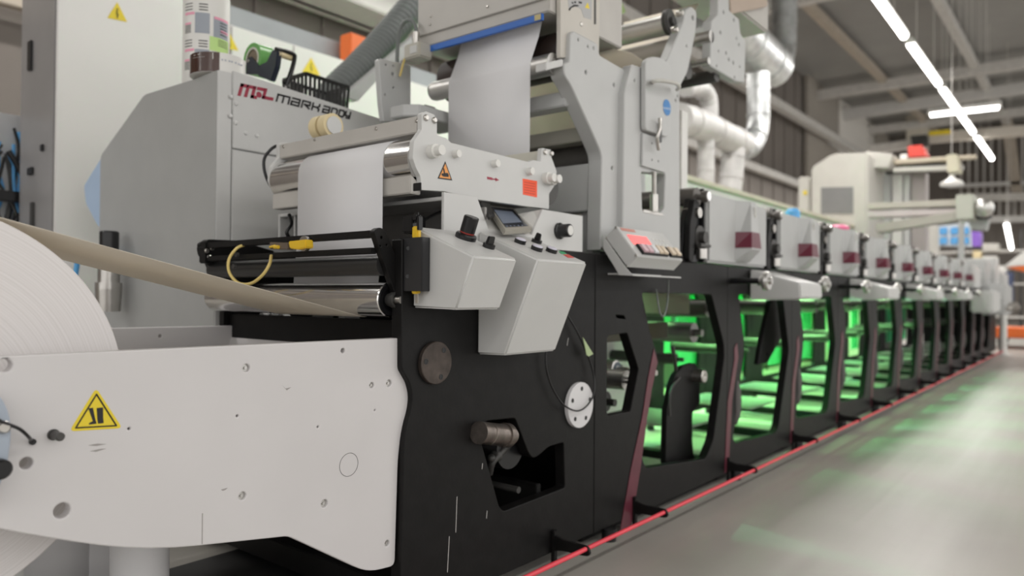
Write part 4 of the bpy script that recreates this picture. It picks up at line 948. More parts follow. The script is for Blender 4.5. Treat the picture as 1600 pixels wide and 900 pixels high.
ribbon([P(1058, 5, Y=.1), P(1025, 30, Y=.1)*.5+P(990, 30, Y=.1)*.5, ], .1, .9) if 0 else None
pz = P(1010, 20, Y=.2)
ribbon([Vector((3.35, 0, 2.17)), Vector((3.55, 0, 2.30)), Vector((3.8, 0, 2.62))], .15, .62).build('web_span', PAPERB, pw2)
MB().prism([P(940, -20, Y=.75), P(962, -20, Y=.75), P(978, 18, Y=.75), P(936, 46, Y=.75)], (.01, .01, 0)).build('green_liner_edge', mat('liner_green', (.36, .50, .20), .5), pw2)
ho = thing('drilled_plate', (3.9, 0, 2.15), 'light grey drilled mounting plate hanging top right of the curved arm', 'mounting plate')
dpo = rnd(xz([(1112, 32), (1122, 22), (1123, -40), (1137, -40), (1140, 17), (1155, 30), (1157, 52), (1165, 64), (1164, 129), (1150, 127), (1110, 103)], 0), .012)
MB().slab('Y', 0, .05, dpo, [circ(P(x, y, Y=0).x, P(x, y, Y=0).z, r, 12) for x, y, r in ((1126, 51, .011), (1131, 19, .01), (1139, 14, .01), (1147, 31, .01), (1151, 60, .008), (1123, 80, .007), (1135, 83, .008), (1139, 93, .01), (1146, 98, .01), (1155, 70, .009), (1120, 103, .007), (1148, 121, .008), (1156, 104, .007))], .005).build('plate', GREY, ho)
MB().box(3.3, .05, 2.66, 4.6, .30, 2.86, .01).build('top_beam', BEIGE, ho)
q = P(1140, 15, Y=-.02); MB().prism([P(1140, -6, Y=.02), P(1200, -14, Y=.02), P(1199, 10, Y=.02), P(1142, 22, Y=.02)], (0, .03, 0), .003).build('wooden_tongue', mat('tan_panel', (.45, .36, .29), .5), ho)
for x in (3.3, 4.5):   # posts that carry it, behind the heads
    MB().box(x, .9, TOP, x+.08, .98, 2.7, .004).build('post', GREY, ho)
MB().box(3.3, .29, 2.68, 3.38, .98, 2.76, .004).build('arm', GREY, ho); MB().box(4.5, .29, 2.68, 4.58, .98, 2.76, .004).build('arm', GREY, ho)

# ================================================================== PRINT UNITS
PITCH_ = 1.055
HEADX = 3.56
def unit_frame_parts(t, x0, x1, holes, dx=0):
    MB().slab('Y', 0, .045, rnd([(x0+.001, .05), (x1-.001, .05), (x1-.001, TOP), (x0+.001, TOP)], .003), holes, .003).build('side_plate', BLACK, t)
    MB().slab('Y', 1.07, .03, rnd([(x0+.001, .05), (x1-.001, .05), (x1-.001, TOP), (x0+.001, TOP)], .003), [rnd([(x0+.3+dx, .22), (x1-.15, .22), (x1-.1, .7), (x1-.15, 1.02), (x0+.3+dx, 1.02)], .04)], .003).build('side_plate', BLACK, t)
    MB().box(x0+.05, .046, .055, x0+.12, 1.069, .10, .003).build('crossbeam', BLACK, t)
    MB().box(x0+.002, .06, .001, x1-.002, .10, .06, .003).build('added_light_skirt', BLACK, t)  # skirt added to block green light from the gap under the frame
    for x in (x0+.1, ): 
        MB().cyl((x, -.01, .0), (x, -.01, .05), .03, n=14).build('foot', BLK, t); MB().cyl((x, 1.08, .0), (x, 1.08, .05), .03, n=14).build('foot', BLK, t)
op1 = rnd(xz([(1003, 457), (1015, 517), (1026, 549), (1027, 565), (1018, 607), (1010, 657), (1003, 713), (1008, 732), (1103, 717), (1115, 687), (1132, 557), (1131, 537), (1117, 480), (1112, 460)], 0), [.02, .02, .02, .02, .02, .02, .02, .03, .03, .03, .02, .02, .02, .02])
sm1 = rnd(xz([(952, 524), (980, 520), (998, 577), (985, 643), (950, 650), (948, 640), (949, 528)], 0), .01)
sm2 = rnd(xz([(962, 492), (975, 493), (978, 499), (964, 497)], 0), .004)
U0 = 2.525; U1 = 3.855
pu = thing('print_unit', ((U0+U1)/2, .5, 0), 'first print unit after the infeed, with small side cut-out and black gear plate', 'print unit', None)
unit_frame_parts(pu, U0, U1, [op1, sm1, sm2], .1)
def stripe(pts, t, m=MARO2): return MB().prism([(x, -.0005, z) for x, z in xz(pts, 0)], (0, -.0025, 0), .0008).build('maroon_stripe', m, t)
stripe([(1021, 545), (1027, 565), (1018, 607), (1010, 657), (1000, 733), (984, 829), (967, 836), (985, 733), (1003, 650), (1012, 590)], pu)
# interior of the first unit
def yroll(t, x, z, r, y0, y1, m, name='roller', end=True):
    MB().lathe((x, y0, z), (x, y1, z), [(0, 0), (0, r*.35), (.05, r*.35), (.05, r), (y1-y0-.05, r), (y1-y0-.05, 0)], 32).build(name, m, t)
c = P(965, 578, Y=.25); MB().lathe((c.x, .20, c.z), (c.x, 1.0, c.z), [(0, .016), (.05, .016), (.05, .02), (.052, .042), (.056, .048), (.8, .048)], 32).build('idler_roller', SATIN, pu)
MB().cyl((c.x, .04, c.z), (c.x, .24, c.z), .013, n=14).build('shaft', STEEL, pu)
MB().lathe((c.x, .249, c.z), (c.x, .26, c.z), [(0, .02), (0, .038), (.01, .038)], 24).build('bearing', mat('bearing_blue_grey', (.12, .15, .18), .3, .6), pu)
c = P(1085, 520, Y=.3); yroll(pu, c.x, c.z, .06, .25, 1.05, mat('dull_steel', (.28, .27, .26), .35, .8))
c = P(1105, 480, Y=.4); yroll(pu, c.x, c.z, .05, .35, 1.05, ANIL)
yroll(pu, 2.95, .62, .045, .05, 1.05, SATIN); yroll(pu, 3.02, .50, .05, .2, 1.05, DARK); yroll(pu, 2.98, .38, .04, .05, 1.05, STEEL); yroll(pu, 3.3, .60, .06, .3, 1.05, ANIL)
MB().box(3.0, .3, .775, 3.75, .33, .86, .003).build('guard_rail', mat('olive_rail', (.05, .045, .02), .5), pu)
gp = rnd(xz([(1050, 600), (1056, 585), (1068, 572), (1085, 567), (1093, 575), (1094, 630), (1082, 645), (1082, 690), (1085, 722), (1040, 726), (1042, 640)], .10), .015)
gpl = MB().slab('Y', .10, .03, gp, (), .003).build('gear_plate', BLACK, pu)
MB().lathe(P(1085, 587, Y=.10), P(1085, 587, Y=.10)+Vector((0, -.06, 0)), [(0, .035), (.055, .035), (.06, .030), (.06, .012), (.055, 0)], 28).build('steel_knob', STEEL, gpl)
MB().tube([P(1056, 578, Y=.10), P(1054, 560, Y=.06), P(1051, 540, Y=.05)], .010, 8).build('locking_lever', DARK, gpl)
q = P(1048, 610, Y=.09); MB().tube([P(1062, 590, Y=.09), P(1050, 605, Y=.09), P(1046, 625, Y=.09), P(1047, 650, Y=.09)], .006, 6).build('curved_rod', DARK, gpl)
MB().box(3.95, .90, .25, 4.5, .905, .98, .001).build('inner_cover', WPLAS, pu)
pwu = thing('paper_web', (3.1, .6, .8), 'cream web passing between the rollers inside the first print unit', 'paper web')
w1, w2 = P(1005, 458, Y=.35), P(1075, 525, Y=.35)
ribbon([Vector((4.02, 0, 1.16)), Vector((4.02, 0, 1.0)), Vector((4.02, 0, .90))], .30, .80).build('web_span', PAPERB, pwu)
ribbon([Vector((2.85, 0, .80)), Vector((3.0, 0, .76)), Vector((3.2, 0, .82))], .3, .9).build('web_span', PAPERB, pwu)
ribbon([Vector((2.72, 0, .95)), Vector((2.70, 0, .3))], .4, .9).build('web_span', PAPER, pwu)

# standard unit
NU = 11
def hole_at(k):
    X = U1+PITCH_*k
    base = [(.155, 1.015), (.24, .74), (.235, .67), (.15, .44), (.085, .22), (.12, .195), (.75, .16), (.81, .19), (1.0, .66), (.975, .74), (.88, 1.015)]
    return X, rnd([(X+a, z) for a, z in base], [.02, .02, .02, .02, .02, .02, .03, .03, .03, .03, .02])
ordn = ['second', 'third', 'fourth', 'fifth', 'sixth', 'seventh', 'eighth', 'ninth', 'tenth', 'eleventh', 'twelfth and last']
X, hh = hole_at(0)
un = thing('print_unit', (X+PITCH_/2, .5, 0), 'second print unit counted from the infeed, black frame with wide opening', 'print unit', 'black print units')
unit_frame_parts(un, X, X+PITCH_, [hh])
sp = [(.045, .72), (.085, .75), (.105, .67), (.02, .44), (-.045+.02, .06), (-.10+.02, .055), (-.06+.02, .44), (.05, .66)]
MB().prism([(X+a+.045, -.0005, z) for a, z in sp], (0, -.0025, 0), .0008).build('maroon_stripe', MARO2, un)
yroll(un, X+.32, .93, .05, .2, 1.05, ANIL); yroll(un, X+.30, .62, .035, .4, 1.05, DARK)
# leaning swing plate behind the opening
MB().cyl((X+.05, -.16, 1.09), (X+.05, .0, 1.09), .016, n=14).build('handwheel_shaft', BLK, un)
MB().lathe((X+.05, -.16, 1.09), (X+.05, -.23, 1.09), [(0, 0), (0, .024), (.02, .024), (.02, .05), (.035, .052), (.05, .048), (.05, .02), (.065, .018), (.065, 0)], 28).build('handwheel', SATIN, un)
# dangling rag / cable tie on the pillar
MB().ball((X+.15, .015, .42), .07, 12, (.45, .5, 1.9)).build('grey_bundle', mat('grey_rag', (.11, .105, .10), .8, bump=.5), un)
MB().prism([(X+.22, .35, .21), (X+.80, .35, .21), (X+.80, .95, .21), (X+.22, .95, .21)], (0, 0, .012), .004).build('drip_tray', SATIN, un)
# green tinted rear guard
MB().box(X+.10, 1.12, .55, X+.50, 1.128, 1.12, .002).build('rear_guard', GGREEN, un); MB().box(X+.62, 1.12, .30, X+.98, 1.128, 1.12, .002).build('rear_guard', GGREEN, un)
# ---- head on top
hd = thing('head_cover', (HEADX+.4, .5, TOP), 'nearest light grey print head cover with maroon band, on the press top', 'print head', 'print head covers')
hx = HEADX; hw = .83; HCG = mat('head_cover_grey', (.47, .475, .47), .35); hz = 1.535; hb = 1.178; yf = -.02
HT, HB = hz-.004, hb+.085
def ringz(o=0.0): return [(hx+.345-o, yf+.002), (hx+.365-o, -.105-o), (hx+.505+o, -.105-o), (hx+.515+o, yf+.002)]
mb = MB(); mb.box(hx, yf, hb, hx+hw, .30, hz, .012); mb.build('cover', HCG, hd)
r0 = ringz(); mb = MB()
mb.hexa([(hx+.365-.02, yf+.002, hb+.02), (hx+.365, yf-.02, hb+.02), (hx+.505, yf-.02, hb+.02), (hx+.515, yf+.002, hb+.02)]+[(x, y, HB) for x, y in r0])
top = [(hx+.36, yf+.002, HT), (hx+.44, -.072, HT), (hx+.505, -.072, HT), (hx+.515, yf+.002, HT)]
mb.hexa([(x, y, HB) for x, y in r0]+top)
mb.build('faceted_front', HCG, hd)
o_ = .0025; 
def ringat(z, o=0.0):
    t = (z-HB)/(HT-HB); q = []
    for (xa, ya_), (xb, yb_, _) in zip(r0, top): q.append((xa+(xb-xa)*t, ya_+(yb_-ya_)*t))
    return [(q[0][0]-o, q[0][1]), (q[1][0]-o, q[1][1]-o), (q[2][0]+o, q[2][1]-o), (q[3][0]+o, q[3][1])]
zA, zB = HB+.008, HB+.095
MB().add([(x, y, zA) for x, y in ringat(zA, o_)]+[(x, y, zB) for x, y in ringat(zB, o_)], [[0, 1, 5, 4], [1, 2, 6, 5], [2, 3, 7, 6]]).build('maroon_band', MAROON, hd)
q = [ringat(z) for z in (hz-.09, hz-.035)]
mb = MB(); yv = q[0][1][1]-.004
for z_a, z_b, xa, xb in ((hz-.09, hz-.083, 0, 1), (hz-.042, hz-.035, 0, 1), (hz-.09, hz-.035, 0, .2), (hz-.09, hz-.035, .8, 1)): mb.box(hx+.462+.022*xa, yv, z_a, hx+.462+.022*xb, yv+.006, z_b)
mb.build('number_mark', WPLAS, hd)
MB().box(hx-.015, .0, hb, hx-.002, .9, hz+.02, .004).build('end_plate', BLK, hd)
MB().box(hx+.05, .30, hb, hx+.60, .95, hz-.1, .006).build('rear_body', DARK, hd)
# mechanism standing in the gap before the head
mc = thing('inking_mechanism', (HEADX-.18, .4, TOP), 'black inking mechanism of arms and rollers before the nearest print head', 'inking mechanism', 'inking mechanisms between the heads')
g = HEADX-.222
MB().slab('Y', .02, .03, rnd([(g, TOP+.003), (g+.20, TOP+.003), (g+.20, 1.50), (g+.10, 1.50), (g+.02, 1.36)], .02), [circ(g+.12, 1.33, .02, 14), circ(g+.14, 1.24, .03, 14)], .003).build('side_arm', BLK, mc)
MB().slab('Y', -.02, .03, rnd([(g, TOP+.003), (g+.05, TOP+.003), (g+.07, 1.34), (g+.12, 1.47), (g+.06, 1.49), (g+.01, 1.36)], .02), (), .003).build('curved_arm', BLACK, mc)
MB().lathe((g+.15, -.05, 1.505), (g+.15, .9, 1.505), [(0, 0), (0, .030), (.03, .030), (.03, .015), (.06, .015), (.06, .05), (.9, .05), (.9, 0)], 28).build('ink_roller', ANIL, mc)
MB().lathe((g+.15, -.055, 1.505), (g+.15, 0, 1.505), [(0, 0), (0, .024), (.004, .024)], 20).build('roller_cap', CHROME, mc)
MB().lathe((g+.10, -.03, 1.42), (g+.10, .9, 1.42), [(0, 0), (0, .026), (.035, .026), (.035, .04), (.9, .04)], 24).build('anilox_roller', STEEL, mc)
MB().cyl((g+.12, -.03, TOP+.02), (g+.12, -.03, 1.24), .028, n=18).build('adjuster', STEEL, mc)
MB().lathe((g+.15, -.04, 1.30), (g+.15, .8, 1.30), [(0, 0), (0, .03), (.03, .03), (.03, .06), (.84, .06)], 24).build('anilox_roller', DARK, mc)
MB().box(g+.02, .06, TOP+.003, g+.2, .85, 1.26, .004).build('ink_tray', BLK, mc)
MB().box(g+.08, -.045, 1.25, g+.2, -.02, 1.265, .002).build('bar', DARK, mc)

hlab = ['nearest', 'second', 'third', 'fourth', 'fifth', 'sixth', 'seventh', 'eighth', 'ninth', 'tenth', 'eleventh and farthest']
for k in range(1, NU):
    children_copy(un, un.location+Vector((PITCH_*k, 0, 0)), ordn[k]+' print unit counted from the infeed, black frame with wide opening', 'black print units')
SWP = xz([(1206, 458), (1248, 458), (1234, 505), (1200, 566), (1184, 571), (1188, 545)], .12)
MB().slab('Y', .12, .03, rnd(SWP, .02), [circ(P(1199, 553, Y=.12).x, P(1199, 553, Y=.12).z, .012, 12)], .003).build('swing_plate', BLACK, un)
for k in range(1, 9):
    children_copy(hd, hd.location+Vector((1.058*k, 0, 0)), hlab[k]+' light grey print head cover with maroon band, counted from the near end', 'print head covers')
    children_copy(mc, mc.location+Vector((1.058*k, 0, 0)), 'black inking mechanism in the gap before the '+hlab[k]+' print head', 'inking mechanisms between the heads')
# heads further on without the band: closed grey boxes
# long web over the press between the uprights and heads
lc = thing('rear_cabinet_row', (8, 1.7, 0), 'long white rear cabinet row with cream top edge behind the print heads', 'cabinet row')
MB().box(4.6, 1.42, 1.5, 12.5, 1.9, 2.07, .01).build('body', WPLAS, lc); MB().box(4.58, 1.38, 2.072, 12.5, 1.92, 2.12, .006).build('top_edge', mat('cream_cover', (.60, .55, .44), .5), lc)
for x in (4.8, 8.5, 12.3): MB().box(x, 1.78, 0, x+.08, 1.88, 1.5, .004).build('leg', DARK, lc)
for k2, x in enumerate((3.8, 6.2, 9.0)): 
    pass
# operator panels jutting out of the press side, every second unit
wk = None
for i, (x, nm) in enumerate(((4.165, 'nearest'), (6.27, 'second'), (8.38, 'third'), (10.5, 'fourth'))):
    if wk is None:
        wk = thing('side_console', (x+.2, -.15, .985), nm+' light grey wedge console jutting from the press side, below the head row', 'console', 'consoles along the press side')
        pr_ = [(-.004, .985), (-.26, .992), (-.29, 1.0), (-.285, 1.082), (-.004, 1.162)]
        MB().prism([(x, y, z) for y, z in pr_], (.40, 0, 0), .008).build('enclosure', LGREY, wk)
        MB().box(x-.002, -.08, 1.07, x-.0005, -.05, 1.09).build('latch', BLK, wk)
        w0 = x
    else: children_copy(wk, wk.location+Vector((x-w0, 0, 0)), nm+' light grey wedge console jutting from the press side, below the head row', 'consoles along the press side')

# ---- cord hooks and the red cord
CYD, CZ = -.15, .073
hk = thing('cord_hook', (2.24, -.01, .02), 'nearest black hook bracket carrying the red cord, below the white round cover', 'cord hook', 'cord hooks along the floor')
def hook(x):
    MB().box(x-.012, -.016, .002, x+.012, -.001, .135, .003).build('back_plate', BLACK, hk)
    MB().slab('X', x-.006, .012, rnd([(-.012, .118), (-.012, .06), (-.05, .068), (-.14, .070), (-.162, .074), (-.168, .085), (-.162, .102), (-.15, .108), (-.05, .108)], [.001, .001, .02, .02, .012, .012, .012, .012, .01]), [], .002).build('hook_arm', BLACK, hk)
hook(2.24); hks = []
for i, x in enumerate([2.84]+[3.86+PITCH_*j for j in range(11)]):
    children_copy(hk, hk.location+Vector((x-2.24, 0, 0)), 'black hook bracket carrying the red cord, '+['second', 'third', 'fourth', 'fifth', 'sixth', 'seventh', 'eighth', 'ninth', 'tenth', 'eleventh', 'twelfth', 'farthest'][i]+' from the near end', 'cord hooks along the floor')
tag(MB().tube([(1.2, CYD, CZ+.028), (2.24, CYD, CZ+.024), (5, CYD, CZ+.012), (10, CYD, CZ+.002), (15.9, CYD, CZ)], .0085, 10).build('red_cord', REDC), 'bright pinkish red cord stretched low along the foot of the press', 'cord')
# ================================================================== GREEN LIGHT inside the press (lamps added for the glow, its real source is unseen)
GC = (.30, 1, .36)
def add_green_lamp(x, y, z, tgt, power, label, spread, col=GC, hang=True):
    t = thing('added_green_lamp', (x, y, z), label, 'added lamp', 'added green lamps along the press')
    if hang:
        MB().box(x-.22, y-.03, z, x+.22, y+.03, z+.03, .006).build('housing', DARK, t); MB().box(x-.02, min(y, 1.085)+.031*(y < 1), z+.005, x+.02, max(y-.031, 1.069)if y > 1 else 1.069, z+.025, .002).build('bracket', DARK, t)
    else:
        MB().box(x-.2, y+.01, z-.03, x+.2, y+.05, z+.06, .006).build('housing', DARK, t); MB().cyl((x, y+.03, 0.001), (x, y+.03, z), .012, n=8).build('stand', DARK, t)
    l = bpy.data.lights.new('added_green_light', 'AREA'); l.shape = 'RECTANGLE'; l.size = .40 if hang else .10; l.size_y = .03; l.energy = power; l.color = col; l.spread = math.radians(spread)
    o = bpy.data.objects.new('added_green_light', l); COL.objects.link(o); o.location = (x, y, z-.005)
    o.rotation_euler = (Vector(tgt)-Vector((x, y, z))).to_track_quat('-Z', 'Y').to_euler()
    o.parent = t; o.matrix_parent_inverse = Matrix.Translation(-t.location)
NM = ['first', 'second', 'third', 'fourth', 'fifth', 'sixth', 'seventh', 'eighth']
for i in range(8):
    x = 3.6+1.055*i+.55-(.1 if i == 0 else 0)
    add_green_lamp(x, 1.42, 1.14, (x+.1, 1.5, 0), 17 if i < 6 else 8, 'added green lamp bar behind the rear side plate at the %s opening' % NM[i], 105, (.38, 1, .30))
    add_green_lamp(x, .70, 1.12, (x+.05, .8, 0), (1.5 if i == 0 else 13) if i < 5 else 6, 'added green lamp bar between the side plates at the %s opening' % NM[i], 105, (.36, 1, .34))
for i in range(0, 7):
    x = 3.9+1.055*i
    add_green_lamp(x, 2.04, 1.38, (x+.3, .0, .40), 9 if i == 0 else 30, 'added green lamp on a stand behind the press, facing the %s opening' % NM[i], 70, (.22, 1, .50), False)

# ================================================================== LEFT BACKGROUND
ta = thing('switch_cabinet', (1.8, 2.8, 0), 'tall white switch cabinet with grey side at the far left, yellow triangle high up', 'switch cabinet')
def bx(*a, n='body', m=CABW, t=None, bev=.008): return MB().box(*a, bev).build(n, m, t)
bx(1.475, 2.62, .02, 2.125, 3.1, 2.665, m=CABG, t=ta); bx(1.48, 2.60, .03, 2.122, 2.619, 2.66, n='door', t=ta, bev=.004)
def tri_sign(px, py, s, Y, t):
    pts = [(px, py-s*.62), (px-s*.62, py+s*.36), (px+s*.62, py+s*.62)]
    w_ = MB().prism([(x, Y-.001, z) for x, z in xz(pts, Y)], (0, -.001, 0)).build('warning_sticker', YEL, t)
    mb = MB(); pp = xz([(px+.5, py-s*.22), (px-1, py+s*.12), (px+1.2, py+s*.12), (px-.3, py+s*.36)], Y)
    for a, b in zip(pp, pp[1:]): mb.tube([(a[0], Y-.0025, a[1]), (b[0], Y-.0025, b[1])], .003, 5, 0)
    mb.build('flash_mark', INK, w_)
tri_sign(183, 19, 25, 2.60, ta)
for y, z, w_, h_, m_ in ((2.92, 2.2, .05, .16, BLK), (2.74, 1.74, .03, .035, BLK), (2.88, 1.63, .07, .04, BLK), (2.86, 1.30, .04, .18, DARK), (2.84, 1.05, .02, .02, BLK)):
    MB().box(1.462, y, z, 1.4745, y+w_, z+h_, .003).build('side_fitting', m_, ta)
tb = thing('switch_cabinet', (3.3, 3.5, 0), 'long low white cabinet row behind the drive cabinet, with two yellow triangles', 'switch cabinet')
bx(2.79, 3.22, .02, 5.3, 3.8, 2.90, t=tb); bx(2.80, 3.20, .03, 3.30, 3.219, 2.89, n='door', t=tb, bev=.004); bx(3.31, 3.20, .03, 4.2, 3.219, 2.89, n='door', t=tb, bev=.004); bx(4.21, 3.20, .03, 5.29, 3.219, 2.89, n='door', t=tb, bev=.004)
tri_sign(359, 66, 22, 3.20, tb); tri_sign(486, 104, 23, 3.20, tb)
tc_ = thing('switch_cabinet', (2.5, 3.5, 0), 'tallest white cabinet section seen between the label cylinder and the long row', 'switch cabinet')
bx(2.2, 3.22, .02, 2.785, 3.8, 3.9, t=tc_)
for px, py in ((363, 25), (380, 32)): q = P(px, py, Y=3.2); 
each('door_catch', BLK, tc_, [lambda b_, x=x: b_.box(x, 3.205, 3.0, x+.03, 3.219, 3.10, .003) for x in (2.62, 2.72)])
tag(MB().box(2.79, 3.65, 2.902, 5.3, 3.79, 3.22, .01).build('cable_duct', mat('blue_grey_duct', (.30, .33, .34), .5)), 'long blue grey cable duct above the low white cabinets', 'cable duct')
q = P(528, 62, Y=3.84); q2 = P(556, 92, Y=3.84)
tag(MB().box(q.x*.96, 3.45, 2.901, q2.x*.96, 3.60, q.z-.06, .01).build('orange_box', ORANGE), 'orange box on top of the long white cabinet row', 'box')
tag(MB().box(4.0, 5.6, 4.6, 8.0, 6.2, 5.0, .02).build('air_duct', WPLAS), 'white rectangular air duct high behind the corrugated hose', 'air duct')
# equipment rack of cables at the extreme left
ck = thing('cable_rack', (1.4, 3.3, 0), 'white equipment rack draped with black and blue cables at the left edge', 'cable rack')
bx(.8, 3.3, .02, 1.9, 3.5, 2.02, n='panel', m=mat('rack_panel', (.55, .55, .56), .5), t=ck)
random.seed(3)
for i in range(14):
    x0_ = 1.36+random.random()*.22; pts = []; z = 1.95-random.random()*.3; yy = 3.27-random.random()*.15
    for j in range(6): pts.append((x0_+random.uniform(-.06, .06), yy+random.uniform(-.03, .02), z)); z -= random.uniform(.12, .26)
    MB().tube(pts, random.choice((.009, .013, .016)), 8, 4).build('cable', random.choice((BLK, BLK, BLK, SKYB, DARK)), ck)
mb = MB(); mb.box(1.3, 3.13, 1.50, 1.66, 3.2, 1.56, .008); mb.build('cable_clamp', BLK, ck)

# corrugated hose
hp_ = [P(700, -60, Y=1.9), P(648, 6, Y=1.9), P(602, 62, Y=1.9), P(560, 108, Y=1.9), P(515, 158, Y=1.9), P(500, 230, Y=1.95)]
mb = MB(); pth_ = []; e_ = [hp_[0]*2-hp_[1]]+hp_+[hp_[-1]*2-hp_[-2]]
for i in range(1, len(e_)-2):
    for j in range(40):
        t = j/40; pth_.append(.5*((2*e_[i])+(e_[i+1]-e_[i-1])*t+(2*e_[i-1]-5*e_[i]+4*e_[i+1]-e_[i+2])*t*t+(3*e_[i]-e_[i-1]-3*e_[i+1]+e_[i+2])*t**3))
N_ = len(pth_)
mb.tube(pth_, lambda t: .084+.009*math.sin(t*(N_-1)*math.pi/2), 28, 0)
tag(mb.build('corrugated_hose', HOSE), 'thick grey corrugated exhaust hose rising behind the treater', 'hose')
hb_ = thing('hose_beam', (2.9, 1.75, 1.8), 'slanting pale grey beam running up under the corrugated hose', 'beam')
MB().prism([P(x, y, Y=1.75) for x, y in ((535, 152), (640, 62), (690, 20), (690, 45), (590, 125), (560, 158))], (0, .06, 0), .004).build('beam', GREY, hb_)

# rolls standing on the floor under the unwind arm
def std_roll(x, y, r, h, label):
    t = thing('standing_paper_roll', (x, y, 0), label, 'paper roll')
    MB().lathe((x, y, .0), (x, y, h), [(0, 0), (0, r), (h, r), (h, r*.45), (h-.02, r*.42)], 40).build('roll', PAPER, t)
q = P(232, 870, Y=.45); std_roll(q.x, .5, .075, .42, 'narrow white roll standing on the floor under the drilled arm')
q = P(120, 880, Y=.75); std_roll(q.x-.05, .95, .16, .40, 'wide white roll standing on the floor behind the big roll')
std_roll(1.02, .98, .14, .42, 'white wrapped roll standing on the floor between its two neighbours')
tag(MB().box(1.0, .0+.3, .001, 2.3, 1.0, .02, .002).build('oil_tray', mat('tray_black', (.03, .03, .03), .5)), 'black tray on the floor under the infeed unit', 'tray')

# ================================================================== DUCTS over the press
DY = 2.5
def dr(px, p): return px*(p-CAM).dot(FW)/FPX
def duct(pts, rpx, name, label, m, cat='air duct', rings=True, Y=DY):
    w = [P(x, y, Y=Y) for x, y in pts]; r = dr(rpx, w[len(w)//2])
    t = thing(name, w[len(w)//2]-Vector((0, 0, r)), label, cat)
    MB().tube(w, r, 20, 4).build('pipe', m, t)
    if rings:
        L = 0
        for a, b in zip(w, w[1:]):
            d = (b-a); n = max(1, int(d.length/(r*2.5)))
            for i in range(n): 
                c = a+d*((i+.5)/n); u_ = d.normalized()*r*.06; MB().cyl(c-u_, c+u_, r*1.06, n=20).build('clamp_ring', m, t)
    return t
duct([(1226, -40), (1226, 10), (1225, 60), (1222, 85), (1205, 105)], 19, 'spiral_duct', 'vertical galvanised spiral duct dropping from the roof above the print heads', FOIL)
duct([(1118, 18), (1145, 45), (1180, 80), (1208, 106)], 34, 'spiral_duct', 'fat foil duct slanting down to the foot of the vertical spiral duct', FOIL)
duct([(1185, 115), (1185, 160), (1184, 200), (1174, 226), (1155, 235)], 17, 'spiral_duct', 'thinner galvanised duct bending left below the fat foil duct', FOIL)
duct([(1060, 185), (1095, 196), (1130, 212), (1160, 226)], 22, 'wrapped_pipe', 'white foil wrapped pipe running level behind the tall upright', WRAP)
duct([(1070, 138), (1090, 137), (1105, 148), (1109, 170), (1108, 195)], 13, 'wrapped_pipe', 'white wrapped pipe elbow curving above the level pipe', WRAP)
duct([(1103, 215), (1103, 250), (1103, 318)], 13, 'wrapped_pipe', 'white wrapped vertical pipe nearest the tall upright', WRAP)
duct([(1146, 232), (1144, 262), (1140, 300)], 18, 'wrapped_pipe', 'wide white wrapped vertical pipe beside the thin one', WRAP)
w_ = P(1120, 290, Y=2.3)
db = thing('duct_machine', (9, 2.6, 0), 'white machine housing under the wrapped pipes behind the print heads', 'machine')
bx(6.8, 2.1, 1.301, 12.5, 2.9, 2.12, n='housing', m=MACHC, t=db, bev=.02); bx(6.85, 2.15, .02, 12.45, 2.85, 1.3, n='base', m=DARK, t=db, bev=.02); bx(9.3, 2.15, 2.121, 11.6, 2.8, 2.33, n='lid', m=MACHC, t=db, bev=.05)  # base coloured dark: the dimness behind the press openings is put into it

# ================================================================== FAR MACHINES
def facex(pts, X): return [(X, P(a, b, X=X).y, P(a, b, X=X).z) for a, b in pts]
fm = thing('finishing_machine', (12, 2, 0), 'large cream finishing machine with sloped shoulder and grey window beyond the heads', 'machine')
XM = 12.0
pf = facex([(1267, 262), (1300, 240), (1356, 238), (1356, 400), (1267, 400)], XM)
pf = pf[:3]+[(XM, pf[2][1], .02), (XM, pf[0][1], .02)]
MB().prism(pf, (1.6, 0, 0), .03).build('body', MACHC, fm)
MB().prism(facex([(1283, 293), (1333, 292), (1333, 334), (1283, 334)], XM-.012), (.01, 0, 0)).build('window', mat('grey_window', (.22, .22, .22), .3), fm)
pp = facex([(1247, 276), (1266, 276), (1266, 400), (1247, 400)], XM+.1); MB().prism([pp[0], pp[1], (XM+.1, pp[1][1], .02), (XM+.1, pp[0][1], .02)], (.5, 0, 0), .02).build('side_pillar', MACHC, fm)
pp = facex([(1255, 298), (1261, 298), (1261, 304), (1255, 304)], XM+.09); MB().prism(pp, (.005, 0, 0)).build('yellow_sticker', YEL, fm)
def fbeam(pts, X, th, name, m, t): return MB().prism(facex(pts, X), (th, 0, 0), .01).build(name, m, t)
for x0_, x1_, m_ in ((1358, 1372, LGREY), (1375, 1392, GREY), (1394, 1410, WPLAS), (1412, 1422, LGREY), (1424, 1446, mat('pinkish_panel', (.42, .38, .37), .5))):
    pp = facex([(x0_, 268), (x1_, 268), (x1_, 400), (x0_, 400)], 13.0); MB().prism([pp[0], pp[1], (13.0, pp[1][1], 1.66), (13.0, pp[0][1], 1.66)], (.3, 0, 0), .01).build('column', m_, fm)
fbeam([(1352, 236), (1395, 240), (1388, 262), (1352, 262)], 12.4, .5, 'bearing_block', MACHC, fm)
fbeam([(1390, 250), (1525, 241), (1525, 247), (1390, 257)], 12.6, .15, 'arm', mat('tan_arm', (.55, .48, .38), .5), fm)
fbeam([(1383, 260), (1480, 254), (1480, 264), (1383, 272)], 12.8, .15, 'dark_rail', DARK, fm)
fbeam([(1395, 262), (1505, 257), (1505, 265), (1395, 269)], 12.5, .1, 'arm', MACHC, fm)
fbeam([(1478, 242), (1495, 240), (1500, 268), (1480, 270)], 12.4, .3, 'arm_clamp', mat('cream_clamp', (.62, .58, .45), .5), fm)
